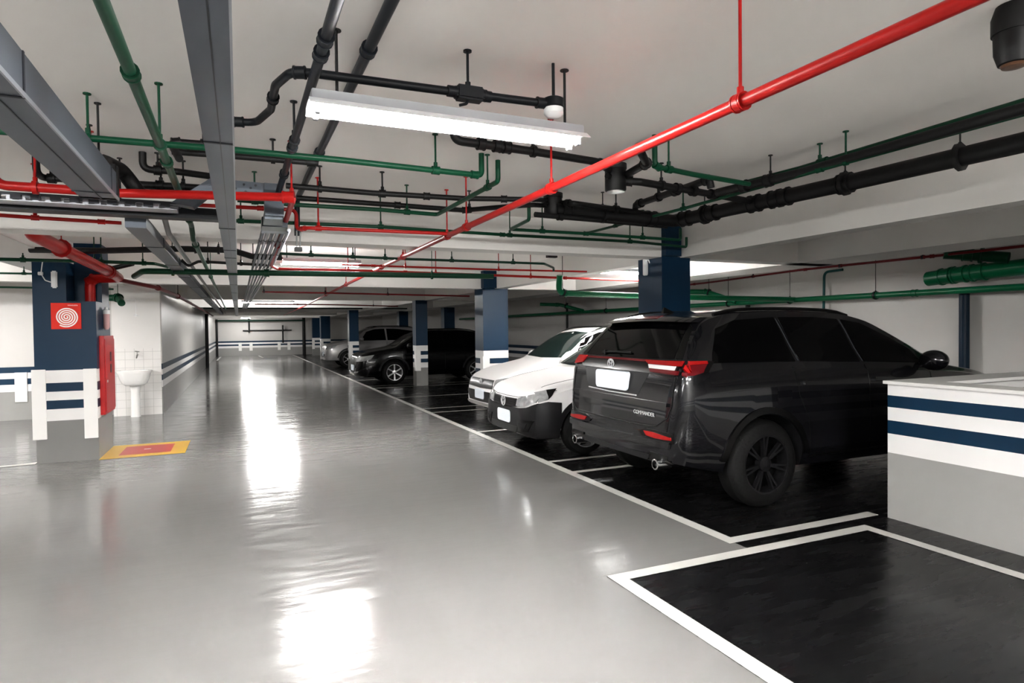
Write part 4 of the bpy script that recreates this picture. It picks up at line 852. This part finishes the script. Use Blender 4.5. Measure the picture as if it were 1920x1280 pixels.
for sd, ax in ((-1, '-y'), (1, '+y')):
    l = c.patch('tail_lamp', ax, [(.05, 1.268), (.15, 1.27), (.33, 1.268)], [(.05, 1.235), (.16, 1.238), (.33, 1.245)], 'lamp_red', off=.013, nu=8, nv=2)
    c.patch('lower_lens', ax, [(.05, 1.232), (.16, 1.235), (.32, 1.242)], [(.06, 1.155), (.16, 1.155), (.25, 1.18)], 'lamp_red_dark', off=.011, nu=8, nv=3, parent=l)
    c.patch('lamp_end', ax, [(.34, 1.27), (.40, 1.26)], [(.24, 1.16), (.30, 1.18)], 'gloss', off=.010, nu=3, nv=3, parent=l)
    k = c.patch('reflector_recess', '-x', [(sd * .40, .655), (sd * .5, .69), (sd * .84, .69)], [(sd * .44, .625), (sd * .6, .61), (sd * .84, .605)], 'gloss', off=.010, nu=8, nv=3)
    c.patch('rear_reflector', '-x', [(sd * .475, .668), (sd * .62, .672), (sd * .82, .655)], [(sd * .515, .632), (sd * .62, .625), (sd * .825, .632)], 'lamp_red', off=.018, nu=8, nv=2, label='orange-red reflector')
    c.patch('exhaust_surround', '-x', [(sd * .55, .50), (sd * .78, .50)], [(sd * .55, .43), (sd * .80, .43)], 'gloss', off=.012, nu=5, nv=2)
    mb = MB(); mb.lathe([(.034, -.045), (.045, -.043), (.047, .10), (.036, .10), (.034, -.02)], (0, sd * .67, .415), 'x', 20, loop=True); o = mb.build('exhaust_tip', M['chrome'], c.root, True)
    mb = MB(); mb.lathe([(.005, .0), (.036, .0), (.036, .02)], (0, sd * .67, .415), 'x', 20); mb.build('exhaust_hole', M['gloss'], o, True)
c.seam('-x', [(.80, 1.145), (.805, .79), (.70, .715), (.4, .705), (0, .70), (-.4, .705), (-.62, .72), (-.76, .80), (-.80, .90), (-.81, 1.14)], .006)
c.patch('plate_recess', '-x', [(.62, 1.16), (-.46, 1.16)], [(.52, .965), (-.33, .955)], 'plastic', off=.002, nu=8, nv=4, thick=.03)
c.seam('-x', [(.50, .962), (.1, .95), (-.31, .95)], .006, 'badge', 'recess_trim', off=.004)
c.patch('tailgate_ledge', '-x', [(.79, .925), (0, .925), (-.76, .925)], [(.79, .895), (0, .885), (-.76, .895)], 'suv', off=.022, nu=16, nv=3)
c.patch('bumper_crease', '-x', [(.82, .615), (0, .60), (-.82, .615)], [(.81, .56), (0, .545), (-.81, .56)], 'suv', off=.028, nu=16, nv=3)
c.patch('rear_diffuser', '-x', [(.58, .478), (0, .465), (-.58, .478)], [(.52, .425), (0, .425), (-.52, .425)], 'plastic', off=.012, nu=12, nv=2)
c.plate(.09, 1.062, .54, .17, proud=.012)
# badge: oval ring with two smaller ovals
h = c.hit('-x', .15, 1.21)[0]; mb = MB(); bx = h.x - .026
for (ry, rz, dz) in ((.052, .040, 0), (.018, .036, 0), (.036, .014, .014)):
    mb.tube([(bx, .15 + ry * math.cos(k * PI / 12), 1.212 + dz + rz * math.sin(k * PI / 12)) for k in range(25)], .004, 6)
mb.build('emblem', M['badge'], c.root, True)
RX = Matrix(((0, 0, -1, 0), (-1, 0, 0, 0), (0, 1, 0, 0), (0, 0, 0, 1)))
h = c.hit('-x', -.36, .80)[0]
t = bpy.data.curves.new('lettering', 'FONT'); t.body = 'COMMANDER'; t.size = .047; t.extrude = .002; t.materials.append(M['badge'])
o = to_mesh(bpy.data.objects.new('lettering', t)); o.parent = c.root; o.matrix_basis = Matrix.Translation((h.x - .008, -.30, .795)) @ RX
# wiper
mb = MB(); p = [c.hit('-x', a, b)[0] + Vector((-.02, 0, 0)) for a, b in ((.42, 1.31), (.2, 1.318), (-.08, 1.318))]; mb.tube(p, .009, 6)
q = c.hit('-x', .36, 1.31)[0]; mb.tube([q + Vector((-.03, 0, 0)), q], .022, 10); mb.build('rear_wiper', M['gloss'], c.root, True)
# antenna fin
hh = c.hit('+z', .62, 0)[0]; mb = MB()
mb.add([(hh.x - .07, -.02, hh.z), (hh.x - .07, .02, hh.z), (hh.x + .09, .012, hh.z), (hh.x + .09, -.012, hh.z), (hh.x - .05, -.004, hh.z + .062), (hh.x - .05, .004, hh.z + .062)], [(0, 3, 2, 1), (0, 1, 5, 4), (1, 2, 5), (0, 4, 3), (2, 3, 4, 5)])
mb.build('antenna', M['gloss'], c.root)
for sd, ax in ((-1, '-y'), (1, '+y')):
    c.patch('side_window', ax, [(.52, 1.53), (.75, 1.60), (1.22, 1.625)], [(.38, 1.25), (.8, 1.245), (1.30, 1.235)], 'glass', nu=12, nv=6, label='rear quarter window')
    c.patch('side_window', ax, [(1.27, 1.625), (1.7, 1.625), (2.03, 1.605)], [(1.36, 1.235), (1.8, 1.22), (2.12, 1.21)], 'glass', nu=12, nv=6, label='rear door window')
    c.patch('side_window', ax, [(2.09, 1.60), (2.35, 1.565), (2.70, 1.42), (2.92, 1.30)], [(2.18, 1.21), (2.5, 1.195), (2.8, 1.18), (3.02, 1.17)], 'glass', nu=14, nv=6, label='front door window')
    c.seam(ax, [(1.24, 1.61), (1.34, 1.24)], .0035, 'joint', 'window_trim'); c.seam(ax, [(2.06, 1.60), (2.16, 1.21)], .0035, 'joint', 'window_trim')
    c.seam(ax, [(1.24, 1.19), (1.27, .95), (1.38, .72), (1.42, .42)], .004); c.seam(ax, [(2.16, 1.18), (2.16, .42)], .004); c.seam(ax, [(3.05, 1.12), (3.10, .42)], .004)
    c.seam(ax, [(1.42, .40), (3.2, .40)], .010, 'gloss', 'sill_trim')
    for hx in (1.32, 2.22): c.patch('door_handle', ax, [(hx, 1.065), (hx + .2, 1.06)], [(hx, 1.03), (hx + .2, 1.025)], 'suv', off=.028, nu=4, nv=1)
    c.mirror(2.92, 1.20, sd, 'suv', 1.15)
    c.rail(.60, 2.25, sd * .64, h=.018)
    c.patch('headlamp', '+x', [(sd * .80, .90), (sd * .45, .88)], [(sd * .80, .78), (sd * .45, .80)], 'lamp_clear', nu=6, nv=3)
c.patch('windscreen', '+x', [(-.62, 1.60), (0, 1.63), (.62, 1.60)], [(-.80, 1.20), (0, 1.21), (.80, 1.20)], 'glass', nu=14, nv=8)
c.patch('fuel_flap', '-y', [(1.02, 1.03), (1.18, 1.03)], [(1.02, .88), (1.18, .88)], 'suv', off=.004, nu=4, nv=4)
c.patch('grille', '+x', [(-.5, .75), (.5, .75)], [(-.5, .50), (.5, .50)], 'gloss', nu=6, nv=3)

def front(c, hood_z, glass, wind, gr, hl, pl, em, lowgr, body_low=None):
    c.patch('windscreen', '-x', *wind, glass, nu=16, nv=8)
    if gr: c.patch('grille', '-x', *gr, 'gloss', off=.008, nu=14, nv=3)

# ---- white hatchback with dark bumper, nose toward the lane
gol = Car('white hatchback with black unpainted bumper, nose toward the lane', 'car', (3.13, 7.38, 0), 3.90,
    [(0, .56), (.02, .68), (.06, .76), (.14, .815), (.5, .905), (.9, .965), (1.08, 1.0), (1.3, 1.15), (1.6, 1.345), (1.8, 1.44), (2.1, 1.485), (2.6, 1.49), (3.1, 1.45), (3.4, 1.36), (3.65, 1.1), (3.8, .9), (3.9, .6)],
    [(0, .5), (.08, .66), (.3, .76), (1.1, .90), (3.3, .93), (3.7, .85), (3.9, .55)], [(0, .26), (.2, .20), (.6, .2), (3.5, .22), (3.9, .32)],
    [(0, .55), (.04, .66), (.12, .745), (.28, .80), (.6, .83), (3.2, .83), (3.6, .80), (3.9, .62)],
    [(0, .5), (.15, .62), (.6, .72), (1.05, .74), (1.8, .60), (3.2, .58), (3.6, .66), (3.9, .55)], 'whitecar', (.72, 3.18), .30, .825, well=.045, lower=.29)
c = gol
for wx in c.wheels:
    for sd in (-1, 1): c.wheel(wx, sd, 'rim_silver', 5, w=.19); arch(c, wx, sd, 'plastic', .05, .06)
c.patch('bumper', '-x', [(.73, .655), (.62, .60), (.42, .575), (0, .565), (-.42, .575), (-.62, .60), (-.73, .655)], [(.73, .27), (.6, .235), (0, .225), (-.6, .235), (-.73, .27)], 'plastic', off=.022, nu=30, nv=8, thick=.0)
for sd, ax in ((-1, '-y'), (1, '+y')):
    c.patch('bumper_side', ax, [(.075, .64), (.22, .675), (.38, .66)], [(.075, .27), (.22, .25), (.36, .25)], 'plastic', off=.02, nu=8, nv=6, thick=.0)
    hl = c.patch('headlamp', '-x', [(sd * .34, .68), (sd * .55, .735), (sd * .73, .785)], [(sd * .33, .595), (sd * .55, .60), (sd * .71, .665)], 'lamp_clear', off=.022, nu=12, nv=5, label='clear headlamp with chrome reflector')
    c.patch('headlamp_side', ax, [(.12, .782), (.24, .81)], [(.115, .668), (.22, .70)], 'lamp_clear', off=.02, nu=5, nv=3)
    c.patch('lamp_corner', ax, [(.24, .81), (.36, .825)], [(.22, .70), (.27, .745)], 'gloss', off=.018, nu=5, nv=3)
    fg = c.patch('fog_recess', '-x', [(sd * .40, .435), (sd * .72, .45)], [(sd * .46, .30), (sd * .64, .31)], 'gloss', off=.03, nu=6, nv=3)
    c.patch('recess_trim', '-x', [(sd * .46, .40), (sd * .64, .41)], [(sd * .49, .34), (sd * .60, .345)], 'plastic', off=.035, nu=4, nv=2, parent=fg)
    c.patch('side_window', ax, [(1.55, 1.30), (1.9, 1.415), (2.3, 1.43)], [(1.30, .985), (1.8, .975), (2.35, .97)], 'greenglass', nu=10, nv=5)
    c.patch('side_window', ax, [(2.4, 1.43), (2.9, 1.40), (3.2, 1.32)], [(2.42, .97), (2.9, .97), (3.3, 1.0)], 'greenglass', nu=10, nv=5)
    c.mirror(1.35, 1.02, sd, 'whitecar', .9)
    c.rail(1.75, 3.0, sd * .50, 'gloss', .012, .03)
c.patch('grille', '-x', [(.36, .685), (0, .675), (-.36, .685)], [(.35, .585), (0, .57), (-.35, .585)], 'gloss', off=.03, nu=14, nv=3)
for z in (.61, .635, .66): c.seam('-x', [(.33, z), (0, z - .005), (-.33, z)], .004, 'plastic', 'grille_bar', off=.034)
c.patch('lower_grille', '-x', [(.42, .345), (-.42, .345)], [(.38, .27), (-.38, .27)], 'gloss', off=.026, nu=10, nv=3)
o = c.emblem_vw(.0, .632, .062); o.location.x -= .032
c.plate(.0, .445, .40, .155, proud=.03)
c.patch('windscreen', '-x', [(.53, 1.40), (0, 1.425), (-.53, 1.40)], [(.70, 1.04), (.35, 1.03), (0, 1.03), (-.35, 1.03), (-.70, 1.04)], 'greenglass', nu=16, nv=8)
for a, b in ((.55, .05), (-.05, -.5)):
    p = [c.hit('-x', q, z)[0] + Vector((-.015, 0, .01)) for q, z in ((a, 1.035), (b, 1.06))]; mb = MB(); mb.tube(p, .008, 6); mb.build('wiper', M['gloss'], c.root, True)
c.seam('-x', [(.74, .80), (.66, .745), (.34, .70), (0, .695), (-.34, .70), (-.66, .745), (-.74, .80)], .004, 'plastic', 'panel_gap')
c.seam('+z', [(.22, .60), (.9, .70), (1.08, .72)], .004, 'plastic'); c.seam('+z', [(.22, -.60), (.9, -.70), (1.08, -.72)], .004, 'plastic')

# ---- second white car
pol = Car('second white car, behind the white hatchback, with dark grille', 'car', (3.78, 10.02, 0), 4.1,
    [(0, .50), (.02, .62), (.06, .70), (.14, .76), (.5, .87), (.9, .95), (1.12, 1.0), (1.35, 1.16), (1.7, 1.40), (1.95, 1.51), (2.3, 1.555), (2.9, 1.555), (3.4, 1.50), (3.7, 1.35), (3.9, 1.0), (4.1, .6)],
    [(0, .46), (.08, .6), (.3, .70), (1.1, .90), (3.4, .95), (3.8, .85), (4.1, .55)], [(0, .24), (.2, .20), (.6, .2), (3.7, .22), (4.1, .32)],
    [(0, .60), (.04, .70), (.12, .79), (.28, .85), (.6, .875), (3.3, .875), (3.8, .84), (4.1, .65)],
    [(0, .55), (.15, .66), (.6, .76), (1.05, .77), (1.9, .64), (3.3, .62), (3.8, .68), (4.1, .55)], 'whitecar', (.78, 3.35), .32, .87, well=.045)
c = pol
for wx in c.wheels:
    for sd in (-1, 1): c.wheel(wx, sd, 'rim_silver', 5, w=.2)
c.patch('grille', '-x', [(.50, .70), (0, .70), (-.50, .70)], [(.56, .56), (0, .545), (-.56, .56)], 'gloss', off=.012, nu=16, nv=3)
c.patch('lower_grille', '-x', [(.62, .50), (0, .49), (-.62, .50)], [(.5, .32), (0, .31), (-.5, .32)], 'gloss', off=.012, nu=16, nv=4)
c.patch('bumper_lip', '-x', [(.6, .30), (0, .30), (-.6, .30)], [(.55, .255), (0, .25), (-.55, .255)], 'steel', off=.02, nu=16, nv=2)
c.emblem_vw(.0, .635, .06); c.plate(.0, .44, .42, .16, proud=.02)
c.patch('windscreen', '-x', [(.57, 1.46), (0, 1.49), (-.57, 1.46)], [(.74, 1.05), (.35, 1.04), (0, 1.03), (-.35, 1.04), (-.74, 1.05)], 'greenglass', nu=16, nv=8)
for sd, ax in ((-1, '-y'), (1, '+y')):
    c.patch('headlamp', '-x', [(sd * .56, .71), (sd * .84, .78)], [(sd * .58, .61), (sd * .80, .64)], 'lamp_clear', off=.014, nu=8, nv=4)
    c.patch('side_window', ax, [(1.65, 1.35), (2.0, 1.47), (2.4, 1.49)], [(1.40, 1.0), (1.9, .99), (2.45, .99)], 'glass', nu=10, nv=5)
    c.patch('side_window', ax, [(2.5, 1.49), (3.0, 1.46), (3.35, 1.38)], [(2.52, .99), (3.0, .99), (3.4, 1.02)], 'glass', nu=10, nv=5)
    c.mirror(1.45, 1.05, sd, 'whitecar', .9); c.rail(1.9, 3.3, sd * .55, 'gloss', .014, .035)

# ---- black hatchback
blk = Car('black hatchback with bright alloy wheel, past the slim column', 'car', (3.02, 18.42, 0), 4.35,
    [(0, .60), (.02, .72), (.06, .82), (.14, .88), (.5, .97), (.9, 1.03), (1.1, 1.07), (1.35, 1.22), (1.7, 1.43), (1.95, 1.52), (2.3, 1.555), (2.9, 1.56), (3.5, 1.50), (3.9, 1.35), (4.15, 1.0), (4.35, .6)],
    [(0, .5), (.08, .72), (.3, .82), (1.1, .95), (3.6, 1.0), (4.0, .9), (4.35, .55)], [(0, .26), (.2, .22), (.6, .22), (3.9, .24), (4.35, .34)],
    [(0, .60), (.04, .70), (.12, .79), (.28, .85), (.6, .88), (3.5, .88), (4.0, .84), (4.35, .65)],
    [(0, .55), (.15, .66), (.6, .76), (1.05, .77), (1.9, .64), (3.5, .62), (4.0, .68), (4.35, .55)], 'blackcar', (1.02, 3.5), .345, .875, well=.05)
# ---- silver car
sil = Car('silver grey car parked farthest, behind the distant column', 'car', (3.25, 27.3, 0), 4.45,
    [(0, .60), (.02, .76), (.06, .88), (.14, .96), (.5, 1.06), (.9, 1.12), (1.15, 1.17), (1.35, 1.34), (1.65, 1.56), (1.9, 1.66), (2.3, 1.70), (3.2, 1.70), (3.8, 1.66), (4.15, 1.5), (4.3, 1.1), (4.45, .6)],
    [(0, .5), (.08, .8), (.3, .9), (1.1, 1.05), (3.8, 1.08), (4.2, .95), (4.45, .55)], [(0, .34), (.2, .30), (.6, .30), (3.9, .30), (4.45, .40)],
    [(0, .64), (.04, .74), (.12, .82), (.28, .88), (.6, .90), (3.7, .90), (4.2, .86), (4.45, .70)],
    [(0, .58), (.15, .68), (.6, .78), (1.05, .80), (1.9, .70), (3.8, .68), (4.2, .72), (4.45, .6)], 'silvercar', (.92, 3.55), .36, .895, well=.055)
for c, zh, rim, nsp in ((blk, .70, 'rim_silver', 6), (sil, .80, 'rim_silver', 6)):
    for wx in c.wheels:
        for sd in (-1, 1): c.wheel(wx, sd, rim, nsp, w=.21); arch(c, wx, sd, 'plastic', .055, .05)
    c.patch('grille', '-x', [(.48, zh + .08), (0, zh + .08), (-.48, zh + .08)], [(.5, zh - .04), (0, zh - .05), (-.5, zh - .04)], 'gloss', off=.012, nu=12, nv=3)
    c.patch('lower_grille', '-x', [(.6, zh - .22), (-.6, zh - .22)], [(.5, zh - .36), (-.5, zh - .36)], 'plastic', off=.012, nu=12, nv=3)
    c.plate(.0, zh - .22, .42, .16)
    t = c.wheels[1]
    for sd, ax in ((-1, '-y'), (1, '+y')):
        c.patch('headlamp', '-x', [(sd * .50, zh + .075), (sd * .82, zh + .12)], [(sd * .52, zh - .035), (sd * .78, zh - .02)], 'lamp_clear', off=.016, nu=8, nv=4)
        c.patch('headlamp_side', ax, [(.08, zh + .11), (.25, zh + .125), (.46, zh + .16)], [(.08, zh - .02), (.2, zh - .01), (.36, zh + .04)], 'lamp_clear', off=.014, nu=6, nv=3)
        z0, z1 = (1.03, 1.45) if c is blk else (1.12, 1.60)
        c.patch('side_window', ax, [(1.68, z1 - .12), (2.0, z1 - .01), (2.45, z1 + .01)], [(1.42, z0), (1.9, z0), (2.5, z0)], 'glass', nu=10, nv=5)
        c.patch('side_window', ax, [(2.53, z1 + .01), (3.0, z1), (3.7, z1 - .10)], [(2.56, z0), (3.0, z0), (3.85, z0 + .04)], 'glass', nu=10, nv=5)
        c.seam(ax, [(1.25, z0 - .06), (1.3, .4)], .005); c.seam(ax, [(2.52, z0 - .04), (2.52, .4)], .005)
        c.mirror(1.45, z0 + .06, sd, 'gloss' if c is blk else 'silvercar', 1.0)
        c.rail(1.9, 3.7, sd * .57, 'gloss' if c is blk else 'gloss', .015, .04)
    c.patch('windscreen', '-x', [(.57, z1 + .03), (0, z1 + .05), (-.57, z1 + .03)], [(.76, z0 + .07), (0, z0 + .06), (-.76, z0 + .07)], 'glass', nu=14, nv=6)
    c.patch('bumper_trim', '-x', [(.70, zh - .30), (.3, zh - .33)], [(.66, zh - .34), (.3, zh - .36)], 'chrome', off=.02, nu=6, nv=1)
    c.patch('bumper_trim', '-x', [(-.30, zh - .33), (-.70, zh - .30)], [(-.30, zh - .36), (-.66, zh - .34)], 'chrome', off=.02, nu=6, nv=1)
blk.emblem_vw(.0, .73, .06)
